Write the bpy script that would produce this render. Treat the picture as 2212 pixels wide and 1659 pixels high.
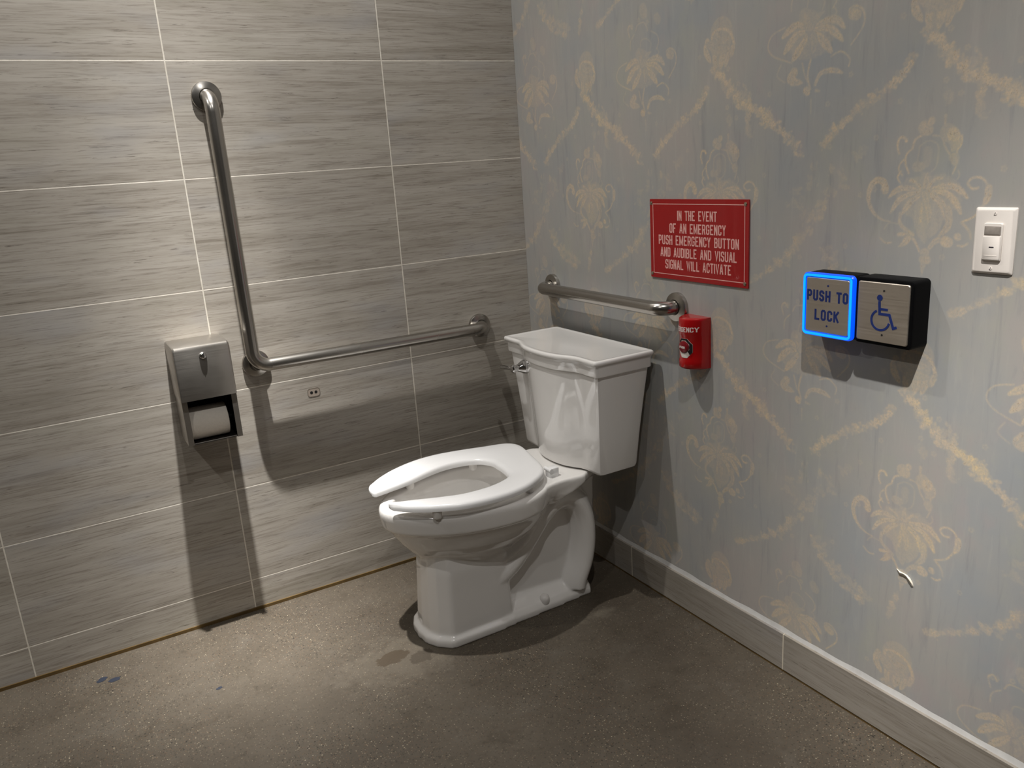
import bpy, bmesh, math, random
import numpy as np
from mathutils import Vector, Matrix

for _o in list(bpy.data.objects):
    bpy.data.objects.remove(_o, do_unlink=True)
SC = bpy.context.scene
COL = SC.collection
PI = math.pi
random.seed(7)

# ------------------------------------------------------------------ camera, world, lamps, exposure
# room frame: tiled wall is the plane y = 0 (room at y < 0), papered wall is x = 0 (room at x < 0), floor z = 0
CAM_LOC = (-1.46043, -2.42147, 1.30785)
CAM_ROT = tuple(math.radians(a) for a in (74.73404, 3.76630, -30.50434))
_c = bpy.data.cameras.new('camera')
_c.sensor_fit = 'HORIZONTAL'
_c.sensor_width = 36.0
_c.lens = 1748.326 / 2212.0 * 36.0
_c.clip_start = 0.02
CAM = bpy.data.objects.new('camera', _c)
CAM.location = CAM_LOC
CAM.rotation_euler = CAM_ROT
COL.objects.link(CAM)
SC.camera = CAM

W = bpy.data.worlds.new('world')
SC.world = W
W.use_nodes = True
W.node_tree.nodes['Background'].inputs[0].default_value = (1.0, 0.95, 0.88, 1)
W.node_tree.nodes['Background'].inputs[1].default_value = 0.008

# angular distribution of a narrow-beam recessed downlight: (angle from its axis in degrees, relative intensity)
BEAM = [(0, 1.0), (4, 0.80), (8, 0.44), (12, 0.20), (16, 0.120), (22, 0.095), (30, 0.080), (42, 0.046), (56, 0.022), (75, 0.005), (88, 0.0)]

def lamp(name, loc, energy, radius, color, aim):
    l = bpy.data.lights.new(name, 'POINT')
    l.energy = energy
    l.shadow_soft_size = radius
    l.color = color
    l.use_nodes = True
    t = l.node_tree
    em = t.nodes['Emission']
    nrm = t.nodes.new('ShaderNodeTexCoord').outputs['Normal']
    sep = t.nodes.new('ShaderNodeSeparateXYZ')
    t.links.new(nrm, sep.inputs[0])
    ng = t.nodes.new('ShaderNodeMath'); ng.operation = 'MULTIPLY'; ng.inputs[1].default_value = LAMP_SIGN
    t.links.new(sep.outputs[2], ng.inputs[0])
    ac = t.nodes.new('ShaderNodeMath'); ac.operation = 'ARCCOSINE'
    t.links.new(ng.outputs[0], ac.inputs[0])
    dv = t.nodes.new('ShaderNodeMath'); dv.operation = 'DIVIDE'; dv.inputs[1].default_value = math.radians(90)
    t.links.new(ac.outputs[0], dv.inputs[0])
    cr = t.nodes.new('ShaderNodeValToRGB')
    t.links.new(dv.outputs[0], cr.inputs[0])
    e = cr.color_ramp.elements
    while len(e) < len(BEAM): e.new(0.5)
    for k, (ang, v) in zip(e, BEAM):
        k.position = ang / 90.0
        k.color = (v, v, v, 1)
    t.links.new(cr.outputs[0], em.inputs['Strength'])
    o = bpy.data.objects.new(name, l)
    o.location = loc
    o.rotation_euler = (Vector(aim) - Vector(loc)).to_track_quat('-Z', 'Y').to_euler()
    COL.objects.link(o)
    return o

LAMP_SIGN = -1.0
LAMP_COLOR = (1.0, 0.98, 0.95)
# a row of recessed ceiling downlights: one close to the tiled wall above the paper dispenser, one nearer the door, then added fill lamps
lamp('downlight_or_fill', (-1.06, -0.465, 2.95), 1160, 0.022, LAMP_COLOR, (-1.08, -0.17, 0.0))
lamp('downlight_or_fill', (-1.10, -2.12, 2.95), 520, 0.022, LAMP_COLOR, (-0.06, -1.60, 0.55))
lamp('downlight_or_fill', (-2.50, -0.465, 2.95), 620, 0.022, LAMP_COLOR, (-2.3, -0.10, 0.0))  # unseen fill lamp, added to brighten the left tiles and steel reflections
lamp('downlight_or_fill', (-2.50, -2.12, 2.95), 390, 0.03, LAMP_COLOR, (-1.3, -1.75, 0.0))  # unseen lamp added as frontal fill on the papered wall

SC.view_settings.view_transform = 'Standard'
SC.view_settings.look = 'None'
SC.view_settings.gamma = 1.0
SC.view_settings.use_curve_mapping = False
SC.view_settings.exposure = 0.0

# ------------------------------------------------------------------ node material helpers
def srgb(r, g, b):
    f = lambda c: (c / 255 / 12.92) if c / 255 <= 0.04045 else ((c / 255 + 0.055) / 1.055) ** 2.4
    return (f(r), f(g), f(b), 1.0)

class NT:
    def __init__(self, name):
        self.m = bpy.data.materials.new(name)
        self.m.use_nodes = True
        self.t = self.m.node_tree
        self.n = self.t.nodes
        self.bsdf = self.n['Principled BSDF']
    def add(self, kind, **kw):
        nd = self.n.new(kind)
        for k, v in kw.items():
            setattr(nd, k, v)
        return nd
    def link(self, a, b):
        self.t.links.new(a, b)
    def put(self, sock, v):
        if hasattr(v, 'is_output'):
            self.link(v, sock)
        else:
            sock.default_value = v
    def coord(self):
        return self.add('ShaderNodeTexCoord').outputs['Object']
    def mapping(self, vec, scale=(1, 1, 1), loc=(0, 0, 0), rot=(0, 0, 0)):
        m = self.add('ShaderNodeMapping')
        self.link(vec, m.inputs['Vector'])
        m.inputs['Scale'].default_value = scale
        m.inputs['Location'].default_value = loc
        m.inputs['Rotation'].default_value = rot
        return m.outputs[0]
    def noise(self, vec, scale, detail=3, rough=0.55, dist=0.0):
        n = self.add('ShaderNodeTexNoise')
        self.link(vec, n.inputs['Vector'])
        n.inputs['Scale'].default_value = scale
        n.inputs['Detail'].default_value = detail
        n.inputs['Roughness'].default_value = rough
        n.inputs['Distortion'].default_value = dist
        return n.outputs['Fac']
    def voronoi(self, vec, scale, feature='F1'):
        n = self.add('ShaderNodeTexVoronoi', feature=feature)
        self.link(vec, n.inputs['Vector'])
        n.inputs['Scale'].default_value = scale
        return n
    def ramp(self, fac, stops, interp='LINEAR'):
        r = self.add('ShaderNodeValToRGB')
        self.link(fac, r.inputs[0])
        cr = r.color_ramp
        cr.interpolation = interp
        while len(cr.elements) < len(stops):
            cr.elements.new(0.5)
        for e, (p, c) in zip(cr.elements, stops):
            e.position = p
            e.color = c if len(c) == 4 else (*c, 1)
        return r.outputs[0]
    def mapr(self, v, a, b, c=0.0, d=1.0, smooth=False):
        n = self.add('ShaderNodeMapRange')
        if smooth:
            n.interpolation_type = 'SMOOTHSTEP'
        self.put(n.inputs[0], v)
        for i, x in enumerate((a, b, c, d)):
            n.inputs[i + 1].default_value = x
        return n.outputs[0]
    def math(self, op, a, b=0.0, c=0.0):
        n = self.add('ShaderNodeMath', operation=op)
        self.put(n.inputs[0], a)
        self.put(n.inputs[1], b)
        self.put(n.inputs[2], c)
        return n.outputs[0]
    def mix(self, fac, a, b, blend='MIX'):
        n = self.add('ShaderNodeMix', data_type='RGBA', blend_type=blend)
        self.put(n.inputs[0], fac)
        self.put(n.inputs[6], a)
        self.put(n.inputs[7], b)
        return n.outputs[2]
    def sep(self, vec):
        n = self.add('ShaderNodeSeparateXYZ')
        self.link(vec, n.inputs[0])
        return n.outputs
    def comb(self, x, y, z):
        n = self.add('ShaderNodeCombineXYZ')
        for i, v in enumerate((x, y, z)):
            self.put(n.inputs[i], v)
        return n.outputs[0]
    def bump(self, h, strength, dist=0.002):
        b = self.add('ShaderNodeBump')
        self.link(h, b.inputs['Height'])
        b.inputs['Strength'].default_value = strength
        b.inputs['Distance'].default_value = dist
        self.link(b.outputs[0], self.bsdf.inputs['Normal'])
    def base(self, v): self.put(self.bsdf.inputs['Base Color'], v)
    def rough(self, v): self.put(self.bsdf.inputs['Roughness'], v)
    def set(self, k, v): self.bsdf.inputs[k].default_value = v

def simple(name, col, rough=0.5, metal=0.0, var=0.04, scale=40, bump=0.0, coat=0.0):
    t = NT(name)
    co = t.coord()
    n = t.noise(co, scale, 3)
    lo = tuple(max(0, c * (1 - var)) for c in col[:3]) + (1,)
    hi = tuple(min(1, c * (1 + var)) for c in col[:3]) + (1,)
    t.base(t.ramp(n, [(0.3, lo), (0.7, hi)]))
    t.rough(t.mapr(n, 0.2, 0.8, rough * 0.88, min(1, rough * 1.12)))
    t.set('Metallic', metal)
    if coat:
        t.set('Coat Weight', coat)
        t.set('Coat Roughness', 0.03)
    if bump:
        t.bump(n, bump, 0.001)
    return t.m

MAT = {}

# streaky grey-beige wood-look porcelain tile, light grout lines (2 ft x 1 ft tiles)
TILE_W, TILE_H = 0.6098, 0.305
TILE_X0, TILE_Z0 = -0.465, 0.1041

def tile_color(t, along, across, seed):
    """streaks run along 'along'; returns colour socket"""
    v = t.comb(along, seed, across)
    warp = t.noise(t.mapping(v, (2.2, 1, 9)), 1.0, 3, 0.6)
    ac = t.math('ADD', across, t.math('MULTIPLY', warp, 0.016))
    v2 = t.comb(along, seed, ac)
    big = t.noise(t.mapping(v2, (0.9, 1, 16)), 1.0, 5, 0.68)
    mid = t.noise(t.mapping(v2, (2.9, 1.7, 66)), 1.0, 5, 0.70, 0.25)
    fine = t.noise(t.mapping(v2, (9.5, 2.3, 270)), 1.0, 4, 0.68, 0.35)
    dash = t.noise(t.mapping(v2, (12, 3.1, 200)), 1.0, 5, 0.72, 0.5)
    dash2 = t.noise(t.mapping(v2, (5.5, 5.3, 150)), 1.0, 5, 0.72, 0.5)
    blot = t.noise(t.mapping(v, (3.0, 4.4, 9)), 1.0, 2, 0.5)
    c = t.ramp(big, [(0.28, srgb(152, 145, 134)), (0.5, srgb(169, 162, 152)), (0.72, srgb(182, 176, 166))])
    c = t.mix(t.mapr(mid, 0.47, 0.27, 0, 0.60), c, srgb(120, 110, 97))
    c = t.mix(t.mapr(mid, 0.56, 0.74, 0, 0.50), c, srgb(190, 183, 174))
    c = t.mix(t.mapr(fine, 0.48, 0.35, 0, 0.5), c, srgb(112, 103, 92))
    c = t.mix(t.mapr(fine, 0.56, 0.72, 0, 0.30), c, srgb(192, 186, 177))
    c = t.mix(t.mapr(dash, 0.395, 0.325, 0, 0.62), c, srgb(74, 65, 55))
    c = t.mix(t.mapr(dash2, 0.36, 0.30, 0, 0.55), c, srgb(72, 63, 53))
    c = t.mix(t.mapr(blot, 0.55, 0.74, 0, 0.40), c, srgb(164, 164, 167))
    c = t.mix(t.mapr(blot, 0.42, 0.25, 0, 0.22), c, srgb(152, 148, 130))
    return c, mid

def make_tile():
    t = NT('streaked_porcelain_tile')
    x, y, z = t.sep(t.coord())
    u = t.math('DIVIDE', t.math('SUBTRACT', x, TILE_X0), TILE_W)
    w = t.math('DIVIDE', t.math('SUBTRACT', z, TILE_Z0), TILE_H)
    iu, iw = t.math('FLOOR', u), t.math('FLOOR', w)
    seed = t.math('ADD', t.math('MULTIPLY', iu, 3.37), t.math('MULTIPLY', iw, 7.71))
    col, mid = tile_color(t, x, z, seed)
    fu = t.math('ABSOLUTE', t.math('SUBTRACT', t.math('FRACT', t.math('ADD', u, 0.5)), 0.5))
    fw = t.math('ABSOLUTE', t.math('SUBTRACT', t.math('FRACT', t.math('ADD', w, 0.5)), 0.5))
    gu = t.mapr(t.math('MULTIPLY', fu, TILE_W), 0.0016, 0.0023, 1, 0)
    gw = t.mapr(t.math('MULTIPLY', fw, TILE_H), 0.0011, 0.0018, 1, 0)
    g = t.math('MAXIMUM', gu, gw)
    gn = t.noise(t.coord(), 60, 3)
    gcol = t.ramp(gn, [(0.3, srgb(206, 198, 184)), (0.7, srgb(228, 222, 210))])
    t.base(t.mix(g, col, gcol))
    t.rough(t.mapr(g, 0, 1, 0.42, 0.9))
    h = t.math('SUBTRACT', t.math('MULTIPLY', mid, 0.12), g)
    t.bump(h, 0.5, 0.0015)
    return t.m
MAT['tile'] = make_tile()

def make_base_tile():
    t = NT('streaked_baseboard_tile')
    x, y, z = t.sep(t.coord())
    iu = t.math('FLOOR', t.math('DIVIDE', t.math('ADD', y, 0.553), 0.612))
    col, mid = tile_color(t, y, t.math('ADD', z, 4.3), t.math('ADD', t.math('MULTIPLY', iu, 5.1), 31.7))
    t.base(t.mix(0.45, col, srgb(92, 83, 71)))
    t.rough(0.5)
    t.bump(mid, 0.1, 0.001)
    return t.m
MAT['base_tile'] = make_base_tile()

def make_paper():
    t = NT('damask_wallpaper')
    co = t.coord()
    pr = t.add('ShaderNodeAttribute', attribute_name='print').outputs['Fac']
    n1 = t.noise(co, 3.2, 4, 0.6)
    n2 = t.noise(t.mapping(co, (1, 1.3, 0.8), (7, 3, 1)), 6.5, 5, 0.65)
    st = t.noise(t.mapping(co, (1, 46, 5)), 1.0, 4, 0.65, 0.5)
    st2 = t.noise(t.mapping(co, (1, 130, 34)), 1.0, 4, 0.65)
    c = t.ramp(n1, [(0.33, srgb(140, 144, 148)), (0.52, srgb(148, 148, 147)), (0.68, srgb(153, 149, 147))])
    c = t.mix(t.mapr(n2, 0.54, 0.74, 0, 0.6), c, srgb(150, 152, 143))
    c = t.mix(t.mapr(n2, 0.44, 0.26, 0, 0.6), c, srgb(154, 145, 146))
    c = t.mix(t.mapr(st, 0.44, 0.26, 0, 0.5), c, srgb(122, 125, 130))
    c = t.mix(t.mapr(st, 0.56, 0.76, 0, 0.30), c, srgb(168, 166, 163))
    c = t.mix(t.mapr(st2, 0.42, 0.24, 0, 0.14), c, srgb(112, 112, 115))
    br = t.noise(co, 85, 4, 0.7)
    br2 = t.noise(t.mapping(co, (1, 1, 1), (3, 9, 4)), 230, 3, 0.6)
    k = t.math('MULTIPLY', pr, t.mapr(br, 0.32, 0.60, 0.45, 1.08))
    k = t.math('MULTIPLY', k, t.mapr(br2, 0.36, 0.60, 0.62, 1.08))
    k = t.math('MINIMUM', t.math('MULTIPLY', k, 0.9), 0.72)
    gn = t.noise(t.mapping(co, (1, 1, 1), (2, 5, 8)), 9, 3)
    gold = t.ramp(gn, [(0.35, srgb(196, 175, 144)), (0.52, srgb(192, 175, 152)), (0.7, srgb(206, 184, 142))])
    c = t.mix(k, c, gold)
    vein = t.math('MULTIPLY', t.mapr(t.noise(t.mapping(co, (1, 1.4, 1)), 150, 4, 0.65, 1.2), 0.43, 0.33, 0, 0.45), t.mapr(pr, 0.25, 0.6, 0, 1))
    c = t.mix(vein, c, srgb(126, 112, 96))
    t.base(t.mix(1.0, c, (1.16, 1.125, 1.07, 1), 'MULTIPLY'))
    t.rough(0.55)
    t.bump(st2, 0.12, 0.0006)
    return t.m
MAT['paper'] = make_paper()

def make_floor():
    t = NT('polished_concrete_floor')
    co = t.coord()
    n1 = t.noise(co, 1.7, 5, 0.6)
    n2 = t.noise(co, 7.5, 5, 0.65)
    n3 = t.noise(co, 60, 3, 0.6)
    c = t.ramp(n1, [(0.32, srgb(78, 70, 61)), (0.5, srgb(89, 81, 71)), (0.68, srgb(101, 93, 83))])
    c = t.mix(t.mapr(n2, 0.45, 0.3, 0, 0.5), c, srgb(68, 61, 52))
    c = t.mix(t.mapr(n2, 0.57, 0.74, 0, 0.4), c, srgb(106, 100, 92))
    c = t.mix(t.mapr(n3, 0.45, 0.3, 0, 0.25), c, srgb(56, 50, 43))
    # aggregate: fine sand, dark and light stone chips
    dens = t.mapr(t.noise(co, 2.3, 3), 0.40, 0.62)
    for sc, thr, colr, amt, off in ((150, 0.20, srgb(42, 37, 32), 0.8, 0), (210, 0.19, srgb(160, 147, 128), 0.7, 3), (95, 0.13, srgb(24, 22, 21), 0.95, 7),
                                    (105, 0.10, srgb(196, 183, 160), 0.85, 11), (300, 0.24, srgb(118, 92, 70), 0.7, 5), (260, 0.22, srgb(36, 32, 28), 0.7, 15)):
        v = t.voronoi(t.mapping(co, (1, 1, 1), (off, off * 0.7, 0)), sc)
        pick = t.math('GREATER_THAN', t.sep(v.outputs['Color'])[0], 0.80)
        m = t.math('MULTIPLY', t.mapr(v.outputs['Distance'], thr, thr * 2.1, 1, 0), pick)
        m = t.math('MULTIPLY', m, t.math('MULTIPLY', t.mapr(dens, 0, 1, 0.35, 1), amt))
        c = t.mix(m, c, colr)
    # pale worn patch and dried water stain in front of the toilet, darker blotch near its foot
    x, y, z = t.sep(co)
    def blob(cx, cy, rx, ry, nz, amp, a, b):
        d = t.math('ADD', t.math('POWER', t.math('DIVIDE', t.math('SUBTRACT', x, cx), rx), 2.0), t.math('POWER', t.math('DIVIDE', t.math('SUBTRACT', y, cy), ry), 2.0))
        d = t.math('ADD', t.math('SQRT', d), t.math('MULTIPLY', t.math('SUBTRACT', nz, 0.5), amp))
        return t.mapr(d, a, b, 1, 0)
    nz = t.noise(co, 22, 4, 0.7)
    c = t.mix(t.math('MULTIPLY', blob(-0.80, -0.52, 0.20, 0.12, nz, 2.2, 0.5, 1.1), 0.45), c, srgb(116, 108, 97))
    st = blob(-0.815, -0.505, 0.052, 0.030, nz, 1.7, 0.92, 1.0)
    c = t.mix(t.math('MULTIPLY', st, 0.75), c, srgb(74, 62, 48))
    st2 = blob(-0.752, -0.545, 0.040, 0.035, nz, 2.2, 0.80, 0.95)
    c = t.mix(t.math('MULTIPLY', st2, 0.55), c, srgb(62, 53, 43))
    c = t.mix(t.math('MULTIPLY', blob(-0.23, -0.665, 0.06, 0.022, nz, 2.4, 0.4, 1.2), 0.5), c, srgb(130, 122, 110))
    t.base(t.mix(1.0, c, (0.80, 0.795, 0.76, 1), 'MULTIPLY'))
    t.rough(t.mapr(n2, 0.3, 0.7, 0.50, 0.68))
    t.set('Specular IOR Level', 0.35)
    t.bump(n3, 0.15, 0.001)
    return t.m
MAT['floor'] = make_floor()

def make_steel(name, col, rough, dirx, diry, dirz):
    t = NT(name)
    co = t.coord()
    n = t.noise(t.mapping(co, (dirx, diry, dirz)), 1.0, 3, 0.6)
    n2 = t.noise(co, 9, 3)
    lo = tuple(c * 0.93 for c in col[:3]) + (1,)
    t.base(t.mix(n, lo, col))
    t.set('Metallic', 1.0)
    t.rough(t.math('ADD', t.mapr(n, 0.3, 0.7, rough * 0.92, rough * 1.08), t.mapr(n2, 0.3, 0.7, -0.03, 0.03)))
    t.bump(n, 0.012, 0.0004)
    return t.m
MAT['steel'] = simple('brushed_steel_bar', srgb(176, 172, 166), 0.26, 1.0, 0.02, 5)
MAT['steel_sheet'] = make_steel('brushed_steel_sheet', srgb(180, 175, 168), 0.34, 8, 8, 500)
MAT['steel_plate'] = make_steel('brushed_steel_push_plate', srgb(200, 190, 177), 0.50, 300, 6, 300)
MAT['chrome'] = simple('polished_chrome', srgb(205, 205, 205), 0.07, 1.0)
MAT['dull_screw'] = simple('dull_metal_screw', srgb(176, 168, 152), 0.3, 1.0)
MAT['china'] = simple('white_vitreous_china', srgb(230, 227, 223), 0.08, 0, 0.01, 4, 0, 0.6)
MAT['seat'] = simple('white_seat_plastic', srgb(232, 231, 230), 0.24, 0, 0.01, 4)
MAT['white_plastic'] = simple('white_switch_plastic', srgb(226, 218, 210), 0.38, 0, 0.015)
MAT['lens'] = simple('grey_sensor_lens', srgb(140, 132, 124), 0.18, 0, 0.10, 90)
MAT['slot'] = simple('dark_indicator_slot', srgb(50, 46, 56), 0.4)
MAT['black'] = simple('black_plastic_housing', srgb(8, 8, 9), 0.45)
MAT['black'].node_tree.nodes['Principled BSDF'].inputs['Specular IOR Level'].default_value = 0.08
MAT['inner_dark'] = simple('dark_dispenser_inside', srgb(38, 34, 30), 0.55, 0.3)
MAT['sign_red'] = simple('red_engraved_plastic', srgb(152, 10, 14), 0.30, 0, 0.03, 30, 0, 0.2)
MAT['letter_pink'] = simple('pale_pink_letter_fill', srgb(222, 168, 160), 0.5, 0, 0.10, 300)
MAT['station_red'] = simple('glossy_red_plastic', srgb(164, 9, 13), 0.22, 0, 0.03, 30, 0, 0.4)
MAT['button_red'] = simple('dark_red_button', srgb(118, 10, 22), 0.25)
MAT['white_paint'] = simple('white_print', srgb(226, 214, 208), 0.5)
MAT['blue_paint'] = simple('blue_print', srgb(12, 34, 92), 0.5)
MAT['paper_roll'] = simple('toilet_paper', srgb(236, 228, 216), 0.95, 0, 0.03, 160, 0.4)
MAT['torn'] = simple('torn_paper_core', srgb(222, 214, 198), 0.9)
MAT['grout'] = simple('pale_grout', srgb(196, 186, 168), 0.9)
MAT['caulk'] = simple('pale_caulk_strip', srgb(190, 188, 185), 0.6, 0, 0.08, 30)  # real caulk, made paler to paint in the white bounce glow
MAT['bronze'] = simple('bronze_brown_base_strip', srgb(98, 77, 42), 0.5, 0.2, 0.3, 14)
MAT['residue'] = simple('dark_adhesive_residue', srgb(104, 95, 84), 0.8)
MAT['residue_pale'] = simple('pale_patch_fill', srgb(158, 146, 134), 0.8)
MAT['hole'] = simple('black_hole', srgb(14, 12, 11), 0.9)
MAT['chip'] = simple('blue_grey_paint_chip', srgb(32, 38, 52), 0.7, 0, 0.15, 120)
MAT['ceiling'] = simple('white_ceiling_paint', srgb(140, 136, 130), 0.9)
MAT['wall_paint'] = simple('beige_wall_paint', srgb(104, 100, 94), 0.8)
MAT['bolt'] = simple('glossy_white_cap', srgb(224, 220, 216), 0.18, 0, 0.01)
MAT['rubber'] = simple('white_rubber_bumper', srgb(228, 225, 221), 0.5)

def make_glow(name, col, strength):
    t = NT(name)
    t.base(srgb(10, 50, 190))
    t.bsdf.inputs['Emission Color'].default_value = (*col, 1)
    t.set('Emission Strength', strength)
    t.rough(0.3)
    return t.m
MAT['glow'] = make_glow('blue_led_light_ring', (0.0, 0.075, 0.85), 1.15)
MAT['glow_core'] = make_glow('bright_blue_led_core', (0.0, 0.27, 1.0), 1.7)

def make_water():
    t = NT('bowl_water')
    t.base((0.92, 0.95, 0.95, 1))
    t.set('Transmission Weight', 1.0)
    t.set('IOR', 1.33)
    t.rough(0.02)
    return t.m
MAT['water'] = make_water()

# ------------------------------------------------------------------ mesh helpers
class MB:
    """collects vertices and faces (world coordinates) for one mesh object"""
    def __init__(self):
        self.v, self.f, self.mi = [], [], []
    def add(self, verts, faces, mi=0):
        o = len(self.v)
        self.v += [tuple(p) for p in verts]
        self.f += [tuple(i + o for i in f) for f in faces]
        self.mi += [mi] * len(faces)
    def box(self, lo, hi, r=0.0, seg=2, mi=0):
        bm = bmesh.new()
        bmesh.ops.create_cube(bm, size=1.0)
        for v in bm.verts:
            v.co = Vector([lo[i] + (v.co[i] + 0.5) * (hi[i] - lo[i]) for i in range(3)])
        if r > 0:
            bmesh.ops.bevel(bm, geom=bm.edges[:], offset=r, segments=seg, affect='EDGES', profile=0.5)
        bm.verts.index_update()
        self.add([v.co[:] for v in bm.verts], [[v.index for v in f.verts] for f in bm.faces], mi)
        bm.free()
    def loft(self, rings, cap0=True, cap1=True, closed=False, mi=0):
        n = len(rings[0])
        vs = [p for r in rings for p in r]
        fs = []
        m = len(rings)
        for i in range(m if closed else m - 1):
            a, b = i * n, ((i + 1) % m) * n
            for j in range(n):
                k = (j + 1) % n
                fs.append((a + j, a + k, b + k, b + j))
        if not closed:
            if cap0: fs.append(tuple(reversed(range(n))))
            if cap1: fs.append(tuple((m - 1) * n + j for j in range(n)))
        self.add(vs, fs, mi)
    def tube(self, pts, r, n=24, cap=True, mi=0, ry=None):
        """r: number or list; sweep a circle along pts with parallel transport"""
        P = [Vector(p) for p in pts]
        R = r if isinstance(r, (list, tuple)) else [r] * len(P)
        T = []
        for i in range(len(P)):
            T.append(((P[min(i + 1, len(P) - 1)] - P[max(i - 1, 0)])).normalized())
        ref = Vector((0, 0, 1)) if abs(T[0].z) < 0.9 else Vector((0, 1, 0))
        nrm = (ref - T[0] * ref.dot(T[0])).normalized()
        rings = []
        for i, p in enumerate(P):
            if i:
                q = T[i - 1].rotation_difference(T[i])
                nrm = (q @ nrm).normalized()
            b = T[i].cross(nrm)
            rings.append([p + (nrm * math.cos(a) + b * math.sin(a)) * R[i] for a in [2 * PI * j / n for j in range(n)]])
        self.loft(rings, cap, cap, mi=mi)
    def lathe(self, prof, origin, axis, n=40, cap=True, mi=0):
        """prof: (radius, height along axis) list"""
        ax = Vector(axis).normalized()
        ref = Vector((0, 0, 1)) if abs(ax.z) < 0.9 else Vector((0, 1, 0))
        u = (ref - ax * ref.dot(ax)).normalized()
        w = ax.cross(u)
        o = Vector(origin)
        rings = [[o + ax * h + (u * math.cos(2 * PI * j / n) + w * math.sin(2 * PI * j / n)) * r for j in range(n)] for r, h in prof]
        self.loft(rings, cap, cap, mi=mi)
    def prism(self, poly, mapf, h0, h1, mi=0):
        n = len(poly)
        a = [mapf(u, v, h0) for u, v in poly]
        b = [mapf(u, v, h1) for u, v in poly]
        fs = [tuple(range(n, 2 * n)), tuple(reversed(range(n)))]
        for j in range(n):
            k = (j + 1) % n
            fs.append((j, k, n + k, n + j))
        self.add(a + b, fs, mi)
    def ribbon(self, pts, w, mapf, h0, h1, closed=False, mi=0):
        """flat mitred stroke of width w along 2-D pts, given thickness h0..h1"""
        P = [Vector(p) for p in pts]
        n = len(P)
        self.lift = getattr(self, 'lift', 0) + 1     # crossing strokes must not share one plane
        h1 = h1 + 0.00002 * (self.lift % 12)
        L, Rr = [], []
        for i in range(n):
            if closed or 0 < i < n - 1:
                d0 = (P[i] - P[i - 1]).normalized()
                d1 = (P[(i + 1) % n] - P[i]).normalized()
            elif i == 0:
                d0 = d1 = (P[1] - P[0]).normalized()
            else:
                d0 = d1 = (P[-1] - P[-2]).normalized()
            n0, n1 = Vector((-d0.y, d0.x)), Vector((-d1.y, d1.x))
            m = n0 + n1
            if m.length < 1e-6: m = n0.copy()
            m.normalize()
            k = min(1.0 / max(m.dot(n0), 0.3), 2.2)
            L.append(P[i] + m * (k * w / 2))
            Rr.append(P[i] - m * (k * w / 2))
        for i in range(n if closed else n - 1):
            j = (i + 1) % n
            self.prism([Rr[i], Rr[j], L[j], L[i]], mapf, h0, h1, mi)

def make_obj(name, mb, mats, parent=None, origin=None, smooth=35, recalc=True):
    me = bpy.data.meshes.new(name)
    org = Vector(origin) if origin is not None else (Vector(parent['_org']) if parent is not None else Vector((0, 0, 0)))
    me.from_pydata([tuple(Vector(p) - org) for p in mb.v], [], mb.f)
    me.update()
    if recalc:
        bm = bmesh.new()
        bm.from_mesh(me)
        bmesh.ops.remove_doubles(bm, verts=bm.verts[:], dist=1e-6)
        bmesh.ops.recalc_face_normals(bm, faces=bm.faces[:])
        bm.to_mesh(me)
        bm.free()
    elif len(mb.mi) == len(me.polygons):
        me.polygons.foreach_set('material_index', mb.mi)
    for m in (mats if isinstance(mats, (list, tuple)) else [mats]):
        me.materials.append(m)
    if smooth:
        me.polygons.foreach_set('use_smooth', [True] * len(me.polygons))
        me.set_sharp_from_angle(angle=math.radians(smooth))
    o = bpy.data.objects.new(name, me)
    COL.objects.link(o)
    if parent is None:
        o.location = org
    else:
        o.parent = parent
    o['_org'] = tuple(org)
    return o

def tag(o, label, cat, group=None):
    o['label'] = label
    o['category'] = cat
    if group: o['group'] = group
    return o

def thing(name, loc, label, cat, group=None):
    o = bpy.data.objects.new(name, None)
    o.empty_display_size = 0.05
    o.location = loc
    COL.objects.link(o)
    o['_org'] = tuple(loc)
    return tag(o, label, cat, group)

def part(name, mb, mat, parent, label=None, smooth=35):
    o = make_obj(name, mb, mat, parent, smooth=smooth)
    if label: o['label'] = label
    return o

def struct(name, mb, mat, smooth=0):
    o = make_obj(name, mb, mat, smooth=smooth)
    o['kind'] = 'structure'
    return o

def on_right(y0, z0, x0=0.0):      # plane of the papered wall: u to the viewer's right, v up, h out of the wall
    return lambda u, v, h: (x0 - h, y0 - u, z0 + v)

def on_left(x0, z0, y0=0.0):       # plane of the tiled wall
    return lambda u, v, h: (x0 + u, y0 - h, z0 + v)

def on_floor(x0, y0):
    return lambda u, v, h: (x0 + u, y0 + v, h)

def fillet(pts, r, closed=False, n=4, sharp=()):
    P = [Vector(p) for p in pts]
    out = []
    m = len(P)
    for i, p in enumerate(P):
        if (not closed and i in (0, m - 1)) or i in sharp:
            out.append(tuple(p))
            continue
        a, b = P[i - 1], P[(i + 1) % m]
        k = min(r, (a - p).length * 0.49, (b - p).length * 0.49)
        s, e = p + (a - p).normalized() * k, p + (b - p).normalized() * k
        for q in range(n + 1):
            t = q / n
            out.append(tuple((1 - t) ** 2 * s + 2 * t * (1 - t) * p + t * t * e))
    return out

def roundrect(w, h, r, n=5, cx=0.0, cy=0.0):
    out = []
    for sx, sy, a0 in ((1, 1, 0), (-1, 1, 90), (-1, -1, 180), (1, -1, 270)):
        for i in range(n + 1):
            a = math.radians(a0 + 90 * i / n)
            out.append((cx + sx * (w / 2 - r) + r * math.cos(a), cy + sy * (h / 2 - r) + r * math.sin(a)))
    return out

def circle(r, n=24, cx=0.0, cy=0.0):
    return [(cx + r * math.cos(2 * PI * i / n), cy + r * math.sin(2 * PI * i / n)) for i in range(n)]

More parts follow.
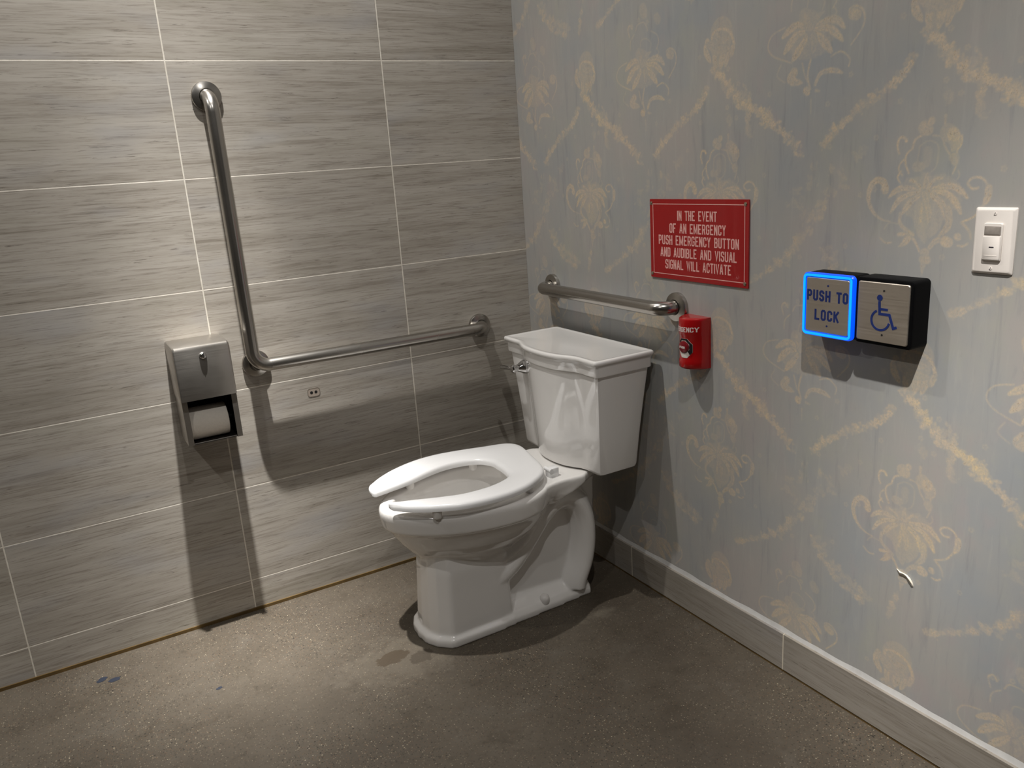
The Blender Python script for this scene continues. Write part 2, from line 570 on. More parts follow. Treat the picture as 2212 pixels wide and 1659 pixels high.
# hand-drawn block capitals made of strokes
def glyph(ch, W, H, r, n):
    f = lambda p, c=False, sharp=(): (fillet(p, r, c, n, sharp), c)
    s = lambda p: (p, False)
    if ch == 'A': return [s([(0, 0), (W * .42, H), (W * .58, H), (W, 0)]), s([(W * .16, H * .27), (W * .84, H * .27)])]
    if ch == 'B': return [f([(0, H), (W * .95, H), (W * .95, H * .53), (0, H * .53)]), f([(0, H * .53), (W, H * .53), (W, 0), (0, 0)]), s([(0, 0), (0, H)])]
    if ch == 'C': return [f([(W, H * .68), (W, H), (0, H), (0, 0), (W, 0), (W, H * .32)])]
    if ch == 'D': return [f([(0, H), (W, H), (W, 0), (0, 0)]), s([(0, 0), (0, H)])]
    if ch == 'E': return [s([(W * .92, H), (0, H), (0, 0), (W * .92, 0)]), s([(0, H * .52), (W * .82, H * .52)])]
    if ch == 'F': return [s([(W * .92, H), (0, H), (0, 0)]), s([(0, H * .50), (W * .80, H * .50)])]
    if ch == 'G': return [f([(W, H * .70), (W, H), (0, H), (0, 0), (W, 0), (W, H * .46), (W * .55, H * .46)], False, (5,))]
    if ch == 'H': return [s([(0, 0), (0, H)]), s([(W, 0), (W, H)]), s([(0, H * .5), (W, H * .5)])]
    if ch == 'I': return [s([(0, 0), (0, H)])]
    if ch == 'K': return [s([(0, 0), (0, H)]), s([(0, H * .38), (W, H)]), s([(W * .36, H * .60), (W, 0)])]
    if ch == 'L': return [s([(0, H), (0, 0), (W * .92, 0)])]
    if ch == 'M': return [s([(0, 0), (0, H)]), s([(0, H), (W * .5, H * .12), (W, H)]), s([(W, 0), (W, H)])]
    if ch == 'N': return [s([(0, 0), (0, H)]), s([(0, H), (W, 0)]), s([(W, 0), (W, H)])]
    if ch == 'O': return [f([(0, 0), (W, 0), (W, H), (0, H)], True)]
    if ch == 'P': return [f([(0, H), (W, H), (W, H * .44), (0, H * .44)]), s([(0, 0), (0, H)])]
    if ch == 'R': return [f([(0, H), (W, H), (W, H * .47), (0, H * .47)]), s([(0, 0), (0, H)]), s([(W * .62, H * .47), (W, 0)])]
    if ch == 'S': return [f([(W, H * .72), (W, H), (0, H), (0, H * .54), (W, H * .47), (W, 0), (0, 0), (0, H * .28)])]
    if ch == 'T': return [s([(0, H), (W, H)]), s([(W * .5, 0), (W * .5, H)])]
    if ch == 'U': return [f([(0, H), (0, 0), (W, 0), (W, H)])]
    if ch == 'V': return [s([(0, H), (W * .5, 0), (W, H)])]
    if ch == 'W': return [s([(0, H), (W * .26, 0), (W * .5, H * .92), (W * .74, 0), (W, H)])]
    if ch == 'Y': return [s([(0, H), (W * .5, H * .46), (W, H)]), s([(W * .5, H * .46), (W * .5, 0)])]
    return []

def letter_width(ch, w):
    return {'I': 0.0, ' ': w * 0.55, 'M': w * 1.35, 'W': w * 1.55, 'T': w * 1.0, 'V': w * 1.1, 'A': w * 1.1}.get(ch, w)

def write(mb, text, height, w, stroke, gap, mapf, cx, cy, h0, h1, round_n=4, r=None, total=None):
    """centred line of capitals; w is the letter width between stroke centres"""
    H = height - stroke
    r = r if r is not None else w * 0.42
    adv = [letter_width(c, w) + stroke + gap for c in text]
    tot = sum(adv) - gap
    sx = 1.0 if total is None else total / tot
    x = cx - tot * sx / 2
    for c, a in zip(text, adv):
        lw = letter_width(c, w)
        for pts, closed in glyph(c, lw, H, r, round_n):
            if not closed:                       # square the stroke ends off at the letter's box
                pts = [tuple(p) for p in pts]
                for e, f in ((0, 1), (-1, -2)):
                    d = Vector(pts[e]) - Vector(pts[f])
                    d.normalize()
                    if abs(d.y) > 0.5 and (abs(pts[e][1]) < 1e-6 or abs(pts[e][1] - H) < 1e-6):
                        pts[e] = tuple(Vector(pts[e]) + d * (stroke / 2 / abs(d.y)))
                    elif abs(d.x) > 0.9 and (abs(pts[e][0]) < 1e-6 or pts[e][0] > lw * 0.9):
                        pts[e] = tuple(Vector(pts[e]) + d * (stroke / 2))
            mb.ribbon([(x + (px + stroke / 2) * sx, cy - H / 2 + py) for px, py in pts], stroke * (sx + 1) / 2, mapf, h0, h1, closed)
        x += a * sx

def screw_mesh(mapf, r, h, slot_dark=True):
    mb = MB()
    c = circle(r, 20)
    mb.prism(c, mapf, 0, h * 0.5)
    mb.prism(circle(r * 0.72, 20), mapf, h * 0.5, h)
    return mb

# ------------------------------------------------------------------ room shell
ROOM_X, ROOM_Y, ROOM_Z = -3.4, -3.4, 3.02
TH = 0.12
mb = MB(); mb.box((ROOM_X - TH, ROOM_Y - TH, -TH), (TH, TH, 0)); struct('floor', mb, MAT['floor'])
mb = MB(); mb.box((ROOM_X - TH, ROOM_Y - TH, ROOM_Z), (TH, TH, ROOM_Z + TH)); struct('ceiling', mb, MAT['ceiling'])
mb = MB(); mb.box((ROOM_X - TH, 0, 0), (TH, TH, ROOM_Z)); struct('wall_left', mb, MAT['tile'])
mb = MB(); mb.box((ROOM_X - TH, ROOM_Y - TH, 0), (TH, ROOM_Y, ROOM_Z)); struct('wall_back', mb, MAT['wall_paint'])
mb = MB(); mb.box((ROOM_X - TH, ROOM_Y, 0), (ROOM_X, 0, ROOM_Z)); struct('wall_far', mb, MAT['wall_paint'])

# papered wall: damask print rasterised from strokes onto a fine grid of the wall mesh
PAT_P=[([-8,-4,-46,5,-68,0,-82,-13],3.6,9.9,0.8),([-8,-4,-37,-6,-61,-19,-77,-42],3.6,9.0,0.8),([-8,-4,-28,-15,-43,-30,-51,-43],3.6,10.8,0.7),([-8,-4,21,6,51,6,75,-13],3.6,10.8,0.85),([-8,-4,31,-4,53,-20,65,-41],3.6,10.8,0.85),([-8,-4,17,-15,30,-29,41,-56],5.4,10.8,0.75),([-8,-4,-26,14,-39,19],5.4,7.2,0.6),([-5,1,-6,23,-4,33],10.8,3.6,0.6),([-8,-4,11,20,24,22],7.2,5.4,0.6),([-8,-6,-11,-30,-13,-57],7.2,7.2,0.55),([-8,-6,4,-42,2,-62],9.0,7.2,0.55),([41,-34,43,-63,24,-87],8.8,7.1,0.55),([-55,-43,-54,-64,-27,-83],7.5,7.5,0.5),([-14,-42,-8,-70,-2,-97],21.9,11.0,0.28),([17,-33,17,-60,7,-87],23.3,9.0,0.3),([-11,-114,-23,-94,-40,-83,-56,-84],3.7,7.5,0.75),([-37,-91,-45,-101,-55,-107],9.4,2.8,0.7),([6,-111,19,-94,40,-86],3.7,9.2,0.6),([40,-93,50,-96],12.6,10.8,0.75),([82,-95,74,-100,64,-99],3.9,3.2,0.8),([62,-83,65,-86],8.9,7.1,0.7),([69,-58,83,-72,87,-86],5.3,3.2,0.5),([-97,-92,-85,-101,-72,-100],3.5,3.5,0.6),([-89,-74,-79,-62,-60,-63],1.9,1.9,0.4),([0,-116,3,-128,-2,-142,-3,-159],11.1,2.8,0.5),([-2,-129,10,-130],11.2,9.3,0.5),([-91,1,-95,15,-109,21,-124,9,-128,-15,-117,-40,-97,-55,-77,-59],9.4,2.6,0.8),([-92,5,-100,2],7.5,3.8,0.6),([93,4,82,3,74,13,84,22,100,20,112,4,112,-11,104,-27,90,-46,67,-57],4.4,3.4,0.75),([112,4,112,-11,105,-27],8.4,6.7,0.7),([-17,102,-33,94,-39,77],3.9,3.9,0.8),([-42,75,-50,67,-51,52,-43,32],3.6,3.9,0.8),([-55,58,-63,49,-64,38,-56,29],2.9,2.9,0.75),([-60,36,-66,25,-59,14],4.0,2.6,0.8),([-65,69,-70,84,-66,98,-56,98,-52,92],3.3,5.5,0.85),([1,99,18,95,27,76,37,63],2.8,3.5,0.55),([40,99,46,94],15.3,11.9,0.65),([29,104,45,87,40,70],18.8,10.2,0.35),([56,96,57,82,49,69,53,54,48,39,44,29],3.4,2.4,0.6),([43,58,48,46],10.3,6.9,0.4),([54,35,57,25,47,13],2.1,1.4,0.45),([-16,114,-5,107],15.7,14.0,0.55),([-3,125,-8,119],8.6,6.9,0.6),([23,132,23,117],6.1,3.4,0.5),([-25,80,-8,90,10,84,14,68,11,43,-4,31,-20,37,-26,52,-24,78],2.5,2.5,0.35),([-7,72,-7,44],10.6,10.6,0.2),([-28,44,-13,44],10.8,10.8,0.35)]
PAT_Q=[([-1,-2,-35,14,-72,-5],4.4,13.3,0.7),([-1,-2,-36,-7,-66,-37],4.4,14.8,0.75),([-1,-2,-19,-27,-43,-54],4.4,14.8,0.75),([-1,-2,38,10,66,7,84,-10],4.4,13.3,0.65),([-1,-2,47,-5,81,-33],4.4,13.3,0.7),([-1,-2,27,-20,55,-51],5.9,14.8,0.7),([6,-15,12,-30,7,-48],11.8,8.9,0.4),([-1,-2,-10,23,-15,35],10.3,7.4,0.45),([-1,-2,14,19,34,28],8.9,5.9,0.4),([-66,14,-100,4,-112,-19,-95,-40,-46,-59],3.0,3.0,0.55),([103,5,94,20,110,25,127,12,127,-13,101,-44],5.1,2.8,0.6),([103,12,116,7],14.1,11.3,0.5),([55,-59,78,-53,99,-69,97,-84],3.5,2.9,0.6),([17,-109,30,-89,59,-86,83,-94],4.2,9.0,0.7),([-39,-79,-48,-94,-17,-102],12.2,9.2,0.6),([4,-59,-3,-89,5,-117],4.8,4.2,0.6),([-18,-63,-9,-91,2,-107],3.6,3.0,0.5),([-75,-60,-85,-81,-63,-97],3.1,3.1,0.35),([-5,-119,-1,-125],10.4,7.9,0.75),([19,-121,29,-123],6.7,4.2,0.4),([7,-138,8,-166],3.7,1.8,0.35),([7,103,-17,101,-26,87],2.6,2.6,0.55),([7,103,20,88,21,79],2.6,2.6,0.5),([35,77,58,65,64,47,55,31],2.6,2.6,0.5),([-33,79,-48,64,-50,43],2.9,2.6,0.5),([-52,75,-58,95,-49,104,-41,95],3.0,4.7,0.55),([-9,43,-4,60,16,62,34,48,29,32],2.3,2.3,0.35),([4,136,13,115],17.1,17.1,0.3),([57,107,66,95],14.0,14.0,0.25),([57,34,64,21,47,15],2.6,2.0,0.4),([-15,29,19,16],17.7,17.7,0.25)]
PAT_R=[([-31,18,-26,35,0,40,28,28,40,1],6.9,7.9,0.75),([-46,19,-51,-2,-35,-28],9.0,10.6,0.7),([-15,27,-4,15,23,16],10.5,10.5,0.5),([-15,-4,-23,-24,-15,-41],9.5,7.9,0.65),([4,-7,-2,-46],13.1,9.4,0.65),([23,-15,12,-45],10.4,6.2,0.65),([36,-6,31,-24],8.8,6.2,0.6),([-35,9,-12,-5,27,-5],13.2,10.6,0.45),([0,35,-4,-6,-4,-37],44.0,28.5,0.3)]
PAT_G=[([-32,-43,-5,-64,17,-85,48,-119,81,-136,115,-150,155,-175],14.3,22.5,0.75),([-43,-85,-64,-111,-84,-128,-129,-151,-169,-173,-196,-193,-221,-213,-244,-240],8.3,18.8,0.75),([76,-103,87,-129,81,-178,95,-201],21.5,13.7,0.55),([20,-154,31,-173],14.4,8.2,0.3),([-24,-36,3,-64,59,-124,122,-152,170,-186,216,-226,243,-256],18.2,24.3,0.8)]
PAT_H=[([-240,-120,-207,-165,-162,-199,-89,-230],10.1,20.2,0.55),([245,-97,188,-154,124,-197,57,-232],11.3,14.2,0.6),([-7,-168,-20,-200,-28,-236],9.5,6.3,0.5)]
PAT_S=[([9,28,5,12],25.6,22.0,0.4),([-30,1,-33,-31],26.2,26.2,0.35),([43,2,56,-1],25.4,21.8,0.6),([-6,-48,20,-50],33.8,30.1,0.55),([28,-47,48,-18],18.5,14.8,0.4),([70,50,66,38],14.2,10.6,0.5),([90,39,87,16],14.1,10.6,0.4),([116,75,139,78],17.2,13.8,0.4),([16,59,12,44],21.7,18.1,0.4),([4,-79,-26,-117,-57,-152],18.9,11.3,0.5),([60,-114,83,-151],11.1,7.4,0.35),([104,-164,144,-188,207,-211],11.1,22.1,0.45)]

U_PER, Z_PER = 0.538, 0.680

def raster_tile(res=0.0010):
    nu, nz = int(round(U_PER / res)), int(round(Z_PER / res))
    T = np.zeros((nz, nu), np.float32)
    rng = np.random.RandomState(3)
    def dab(u, z, r, inten, edge=0.0016):
        r = max(r, 0.0010)
        k = int((r + edge) / res) + 2
        iu, iz = int(round(u / res)), int(round(z / res))
        yy, xx = np.mgrid[-k:k + 1, -k:k + 1]
        d = np.hypot((iu + xx) * res - u, (iz + yy) * res - z)
        val = inten * np.clip((r + edge / 2 - d) / edge, 0, 1)
        I, J = (iz + yy) % nz, (iu + xx) % nu
        T[I, J] = np.maximum(T[I, J], val)
    def rub(u, z, r, cap):
        k = int((r + 0.001) / res) + 2
        iu, iz = int(round(u / res)), int(round(z / res))
        yy, xx = np.mgrid[-k:k + 1, -k:k + 1]
        d = np.hypot((iu + xx) * res - u, (iz + yy) * res - z)
        I, J = (iz + yy) % nz, (iu + xx) % nu
        T[I, J] = np.where(d < r + 0.0004, np.minimum(T[I, J], cap), T[I, J])
    def stroke(flat, w0, w1, inten, u0, z0, sc=1.0):
        P = np.array(flat, float).reshape(-1, 2) / 1000.0
        # smooth the polyline
        if len(P) > 2:
            Q = []
            for i in range(len(P) - 1):
                a, b, c, d = P[max(i - 1, 0)], P[i], P[i + 1], P[min(i + 2, len(P) - 1)]
                for t in np.linspace(0, 1, 8, endpoint=(i == len(P) - 2)):
                    Q.append(0.5 * ((2 * b) + (c - a) * t + (2 * a - 5 * b + 4 * c - d) * t * t + (3 * b - a - 3 * c + d) * t ** 3))
            P = np.array(Q)
        seg = np.hypot(*(P[1:] - P[:-1]).T)
        L = seg.sum()
        s = np.concatenate([[0], np.cumsum(seg)])
        n = max(3, int(L / 0.0009))
        ts = np.linspace(0, 1, n)
        leaf = max(w0, w1) > 8
        ph = rng.rand() * 6
        C = []
        for t in ts:
            w = (w0 + (w1 - w0) * t) / 2000.0
            if leaf:
                w *= 1.58 * (1.0 - 0.72 * max(0, (t - 0.60) / 0.40) ** 1.6)
                if w > 0.0035:
                    w *= 0.90 + 0.16 * abs(math.sin(ph + t * L / 0.0046))
            C.append((np.interp(t * L, s, P[:, 0]) + u0, np.interp(t * L, s, P[:, 1]) + z0, w))
        if leaf and inten > 0.36:
            for u, z, w in C:
                rub(u, z, w + 0.0013, inten * 0.36)
        for u, z, w in C:
            dab(u, z, w, inten * (0.92 if leaf else 1.0))
        if leaf and inten > 0.36:                # midrib
            for u, z, w in C[int(n * 0.1):int(n * 0.85)]:
                rub(u, z, 0.0006, inten * 0.55)
    def garland(flat, w0, w1, inten, u0, z0):
        P = np.array(flat, float).reshape(-1, 2) / 1000.0
        seg = np.hypot(*(P[1:] - P[:-1]).T)
        L = seg.sum()
        s = np.concatenate([[0], np.cumsum(seg)])
        for _ in range(int(L / 0.0010)):
            t = rng.rand()
            w = (w0 + (w1 - w0) * math.sin(PI * t)) / 2000.0
            w *= 0.75 + 0.45 * math.sin(t * L / 0.021 + 1) * math.sin(t * L / 0.009)
            u, z = np.interp(t * L, s, P[:, 0]), np.interp(t * L, s, P[:, 1])
            q, r = rng.rand() * 2 * PI, 0.0010 + rng.rand() ** 3 * 0.0050
            cu, cz = u + u0 + rng.randn() * w * 0.62, z + z0 + rng.randn() * w * 0.62
            I = min(1.0, inten * (0.18 + 0.74 * rng.rand()))
            for k in (-1, 0, 1):                # little leaf: three dabs in a row
                dab(cu + k * r * 1.2 * math.cos(q), cz + k * r * 1.2 * math.sin(q), r * (1 - 0.35 * abs(k)), I, 0.0022)
        for _ in range(int(L / 0.035)):         # small five-petal blossoms along it
            t = rng.rand()
            u, z = np.interp(t * L, s, P[:, 0]) + rng.randn() * 0.003, np.interp(t * L, s, P[:, 1]) + rng.randn() * 0.003
            for a in range(5):
                dab(u + u0 + 0.0042 * math.cos(a * 1.257), z + z0 + 0.0042 * math.sin(a * 1.257), 0.0026, min(1, inten * 1.25))
    UA, UB = 0.396, 0.115
    for uc, zc, a, b in ((UA, 1.197, 0.062, 0.040), (UB - 0.004, 1.512, 0.054, 0.034)):     # faint wash under each palmette
        for _ in range(420):
            r, q = math.sqrt(rng.rand()), rng.rand() * 2 * PI
            dab(uc + a * r * math.cos(q), zc + b * r * math.sin(q), 0.004 + 0.003 * rng.rand(), 0.24, 0.004)
    for st in PAT_P: stroke(*st, UA, 1.207)
    for st in PAT_Q: stroke(*st, UB - 0.004, 1.533)
    for st in PAT_R: stroke(*st, UA, 1.535)
    for st in PAT_G: garland(*st, UA, 1.535)
    for st in PAT_H: garland(*st, UA, 1.207)
    for st in PAT_S:
        garland(st[0], st[1], st[2] * 1.3, st[3] * 0.85, UB + 0.001, 1.205)
    for _ in range(26):                          # stray blossoms
        u, z = rng.rand() * U_PER, rng.rand() * Z_PER
        for a in range(5):
            dab(u + 0.004 * math.cos(a * 1.257), z + 0.004 * math.sin(a * 1.257), 0.0022, 0.30)
    # soften a little
    for _ in range(1):
        T = (T * 2 + np.roll(T, 1, 0) + np.roll(T, -1, 0) + np.roll(T, 1, 1) + np.roll(T, -1, 1)) / 6
    return T, res

def papered_wall():
    T, res = raster_tile()
    step = 0.0018
    u_max, z_max = 2.10, 2.00
    us = np.concatenate([np.arange(0, u_max, step), [u_max, -ROOM_Y]])
    zs = np.concatenate([np.arange(0.0, z_max, step), [z_max, ROOM_Z]])
    nu, nz = len(us), len(zs)
    UU, ZZ = np.meshgrid(us, zs)
    V = np.zeros((nz * nu, 3), np.float32)
    V[:, 1] = -UU.ravel()
    V[:, 2] = ZZ.ravel()
    i = np.arange((nz - 1) * (nu - 1))
    r, c = i // (nu - 1), i % (nu - 1)
    a = r * nu + c
    F = np.stack([a, a + nu, a + nu + 1, a + 1], 1).astype(np.int32)
    # back and rim so that the wall is a solid slab
    nb = len(V)
    um, zm = -ROOM_Y, ROOM_Z
    B = np.array([[TH, 0, 0], [TH, -um, 0], [TH, -um, zm], [TH, 0, zm]], np.float32)
    V = np.vstack([V, B])
    me = bpy.data.meshes.new('wall_right')
    me.vertices.add(len(V))
    me.vertices.foreach_set('co', V.ravel())
    back = [nb, nb + 1, nb + 2, nb + 3]
    bottom = list(range(0, nu)) + [nb + 1, nb]
    top = [nb + 3, nb + 2] + list(range((nz - 1) * nu + nu - 1, (nz - 1) * nu - 1, -1))
    left = [nb, nb + 3] + list(range((nz - 1) * nu, -1, -nu))
    right = list(range(nu - 1, nz * nu, nu)) + [nb + 2, nb + 1]
    extra = [back, bottom, top, left, right]
    nl = F.size + sum(len(e) for e in extra)
    loops = np.concatenate([F.ravel()] + [np.array(e, np.int32) for e in extra])
    starts = np.concatenate([np.arange(len(F)) * 4, F.size + np.cumsum([0] + [len(e) for e in extra[:-1]])]).astype(np.int32)
    me.loops.add(nl)
    me.polygons.add(len(F) + len(extra))
    me.polygons.foreach_set('loop_start', starts)
    me.loops.foreach_set('vertex_index', loops)
    me.update(calc_edges=True)
    # bilinear sample of the repeat
    fu = (UU.ravel() / res) % T.shape[1]
    fz = (ZZ.ravel() / res) % T.shape[0]
    i0, j0 = np.floor(fu).astype(int), np.floor(fz).astype(int)
    du, dz = fu - i0, fz - j0
    i1, j1 = (i0 + 1) % T.shape[1], (j0 + 1) % T.shape[0]
    i0 %= T.shape[1]; j0 %= T.shape[0]
    val = (T[j0, i0] * (1 - du) + T[j0, i1] * du) * (1 - dz) + (T[j1, i0] * (1 - du) + T[j1, i1] * du) * dz
    at = me.attributes.new('print', 'FLOAT', 'POINT')
    at.data.foreach_set('value', np.concatenate([val, np.zeros(4)]).astype(np.float32))
    me.materials.append(MAT['paper'])
    o = bpy.data.objects.new('wall_right', me)
    COL.objects.link(o)
    o['kind'] = 'structure'
papered_wall()

# tile baseboard under the wallpaper, three lengths with grout joints
BT, BH = 0.0101, 0.1092
mb = MB()
edges = [-0.0, -0.5535, -1.1655, -1.7775, -2.3895, -3.0015, ROOM_Y]
for a, b in zip(edges[:-1], edges[1:]):
    mb.box((-BT, b + 0.0012, 0.006), (0, a - 0.0012, BH), 0.0012, 1)
struct('baseboard_right', mb, MAT['base_tile'], 30)
mb = MB()
for e in edges[1:-1]:
    mb.box((-BT + 0.0008, e - 0.0016, 0.006), (0, e + 0.0016, BH - 0.001))
struct('trim_1', mb, MAT['grout'])
mb = MB()
mb.box((-0.0085, ROOM_Y, 0.0), (0, 0, 0.0055)); struct('trim_2', mb, MAT['bronze'])
mb = MB()
mb.box((ROOM_X, -0.0040, 0.0), (0, 0, 0.0100)); struct('trim_3', mb, MAT['bronze'])
mb = MB()   # caulked strip where the paper meets the tile top, wavering
yy = [-(i * 0.02) for i in range(int(-ROOM_Y / 0.02) + 1)]
rings = []
for i, y in enumerate(yy):
    k = 0.0125 + 0.0016 * math.sin(i * 0.37) + 0.001 * math.sin(i * 1.1 + 1)
    rings.append([(-0.0004, y, BH - 0.001), (-0.0040, y, BH), (-0.0030, y, BH + 0.004), (-0.0012, y, BH + k)])
mb.loft(rings)
struct('trim_4', mb, MAT['caulk'], 40)

# ------------------------------------------------------------------ grab bars
BAR_R, BAR_D = 0.0192, 0.0575

def arc_path(pts, r, n=8):
    """polyline with rounded corners (3-D)"""
    P = [Vector(p) for p in pts]
    out = [P[0]]
    for i in range(1, len(P) - 1):
        p, a, b = P[i], P[i - 1], P[i + 1]
        da, db = (a - p).normalized(), (b - p).normalized()
        ang = da.angle(db)
        k = r / math.tan(ang / 2)
        s, e = p + da * k, p + db * k
        c = p + (da + db).normalized() * (r / math.sin(ang / 2))
        v0, v1 = s - c, e - c
        tot = v0.angle(v1)
        ax = v0.cross(v1).normalized()
        for q in range(n + 1):
            out.append(c + Matrix.Rotation(tot * q / n, 3, ax) @ v0)
    out.append(P[-1])
    return out

def flange(parent, pos, axis):
    mb = MB()
    prof = [(0.0395, 0.0), (0.0395, 0.0085), (0.0385, 0.0108), (0.034, 0.0125), (0.024, 0.0150), (0.0215, 0.0155), (0.0205, 0.0150), (0.0204, 0.004)]
    mb.lathe(prof, pos, axis, 48)
    return part('flange', mb, MAT['steel'], parent)

FT, FB, FR = (-0.984, 1.536), (-0.962, 0.786), (-0.206, 0.782)
bar = thing('grab_bar', (FB[0], 0, FB[1]), 'L-shaped brushed steel grab bar on the grey tiled wall beside the toilet', 'grab bar', 'steel grab bars around the toilet')
mb = MB()
xv, zh = -0.9775, 0.785
path = arc_path([(FT[0], -0.012, FT[1]), (FT[0], -BAR_D, FT[1] - 0.004), (xv, -BAR_D, zh + 0.002), (FR[0], -BAR_D, FR[1]), (FR[0], -0.012, FR[1])], 0.046, 12)
# the mitred bend at the lower corner is wider than the end bends
mb.tube(path, BAR_R, 28)
part('rail', mb, MAT['steel'], bar)
mb = MB()
mb.tube([(FB[0], -0.008, FB[1]), (FB[0], -0.030, FB[1]), (FB[0] - 0.002, -BAR_D + 0.006, FB[1] + 0.004)], [0.017, 0.017, 0.016], 24)
part('post', mb, MAT['steel'], bar)
for p in (FT, FB, FR):
    flange(bar, (p[0], 0, p[1]), (0, -1, 0))

RB0, RB1, RBZ = -0.166, -0.775, 0.906
bar2 = thing('grab_bar', (0, -0.47, RBZ), 'straight brushed steel grab bar on the wallpaper above the toilet tank', 'grab bar', 'steel grab bars around the toilet')
mb = MB()
mb.tube(arc_path([(-0.012, RB0, RBZ), (-BAR_D, RB0, RBZ), (-BAR_D, RB1, RBZ), (-0.012, RB1, RBZ)], 0.036, 12), BAR_R, 28)
part('rail', mb, MAT['steel'], bar2)
for y in (RB0, RB1):
    flange(bar2, (0, y, RBZ), (-1, 0, 0))

# ------------------------------------------------------------------ toilet paper dispenser
DX0, DX1, DZ0, DZ1, DZM = -1.200, -1.050, 0.612, 0.889, 0.739
DD = 0.130
disp = thing('toilet_paper_dispenser', ((DX0 + DX1) / 2, 0, DZ0), 'brushed steel locking toilet paper dispenser on the tiled wall left of the grab bar', 'dispenser')
mb = MB()
prof = [(0.0, DZ1 + 0.002), (DD - 0.012, DZ1), (DD - 0.004, DZ1 - 0.003), (DD, DZ1 - 0.011), (DD + 0.002, DZM), (DD - 0.002, DZM), (DD - 0.006, DZM + 0.001), (0.0, DZM + 0.001)]
rings = []
for x, k in ((DX0, 0.006), (DX0 + 0.002, 0.002), (DX0 + 0.006, 0.0), (DX1 - 0.006, 0.0), (DX1 - 0.002, 0.002), (DX1, 0.006)):
    cy, cz = DD / 2, (DZ1 + DZM) / 2
    rings.append([(x, -(d - (k if d > 0.05 else 0)), z - (k if z > cz else -k * 0)) for d, z in prof])
mb.loft(rings)
cover = part('cover', mb, MAT['steel_sheet'], disp, smooth=30)
for x, xa, xb in ((DX0 + 0.002, DX0 + 0.002, DX0 + 0.0165), (DX1 - 0.0045, DX1 - 0.0165, DX1 - 0.002)):
    mb = MB()       # side cheek, folded in at the front
    pr = [(0.0, DZM + 0.06), (DD - 0.004, DZM + 0.004), (DD - 0.003, DZ0), (0.02, DZ0), (0.0, DZ0 + 0.02)]
    mb.loft([[(x, -d, z) for d, z in pr], [(x + 0.0025, -d, z) for d, z in pr]])
    mb.box((xa, -DD + 0.0025, DZ0), (xb, -DD + 0.006, DZM + 0.002))
    part('side_panel', mb, MAT['steel_sheet'], disp)
mb = MB()
mb.box((DX0 + 0.0045, -0.012, DZ0 + 0.004), (DX1 - 0.0045, -0.001, DZM + 0.002))
mb.box((DX0 + 0.0046, -DD + 0.012, DZ0 - 0.0015), (DX1 - 0.0046, -0.001, DZ0 + 0.0015))  # bottom tray, added to block light leaking into the wall shadow
mb.box((DX0 + 0.0046, -DD + 0.0062, DZ0 + 0.002), (DX0 + 0.0062, -0.012, DZM))
mb.box((DX1 - 0.0062, -DD + 0.0062, DZ0 + 0.002), (DX1 - 0.0046, -0.012, DZM))
mb.box((DX0 + 0.0062, -DD + 0.010, DZM - 0.002), (DX1 - 0.0062, -0.012, DZM))
part('liner', mb, MAT['inner_dark'], disp, 'dark inside of the dispenser')
mb = MB()
lk = (-1.1240, -DD - 0.0005, 0.8590)
mb.lathe([(0.0098, 0), (0.0098, 0.003), (0.0080, 0.0065), (0.0050, 0.0085), (0.0, 0.009)], lk, (0, -1, 0), 28, True)
lock = part('lock', mb, MAT['chrome'], disp, 'chrome lock')
mb = MB()
mb.box((lk[0] - 0.0009, lk[1] - 0.0095, lk[2] - 0.004), (lk[0] + 0.0009, lk[1] - 0.0070, lk[2] + 0.003))
part('keyhole', mb, MAT['hole'], lock)
# the roll inside
roll = thing('toilet_paper_roll', (-1.132, -0.068, 0.657), 'white toilet paper roll showing in the lower opening of the steel dispenser', 'toilet paper')
mb = MB()
RRo, RC = 0.0460, (0, -0.0720, 0.6605)
mb.lathe([(0.020, -1.1870), (0.0445, -1.1870), (RRo, -1.1855), (RRo, -1.0815), (0.0445, -1.0800), (0.020, -1.0800)], RC, (1, 0, 0), 56)
part('paper', mb, MAT['paper_roll'], roll)
mb = MB()
mb.tube([(-1.193, RC[1], RC[2]), (-1.057, RC[1], RC[2])], 0.012, 20)
part('spindle', mb, MAT['black'], roll)

# old screw holes left on the tile under the grab bar
pt = thing('mounting_hole_patch', (-0.800, 0, 0.660), 'small patch with two old screw holes on the tile below the L-shaped bar', 'patch')
mp = on_left(-0.800, 0.662)
mb = MB(); mb.prism(roundrect(0.036, 0.024, 0.007, 5), mp, 0, 0.0006); part('filler', mb, MAT['residue_pale'], pt)
mb = MB()
rr = roundrect(0.038, 0.026, 0.008, 5)
mb.ribbon(rr, 0.0016, mp, 0, 0.0008, True)
part('residue', mb, MAT['residue'], pt)
for u in (-0.0075, 0.0065):
    mb = MB(); mb.prism(circle(0.0046, 18, u, 0.0005), mp, 0.0, 0.0009); part('hole', mb, MAT['hole'], pt)

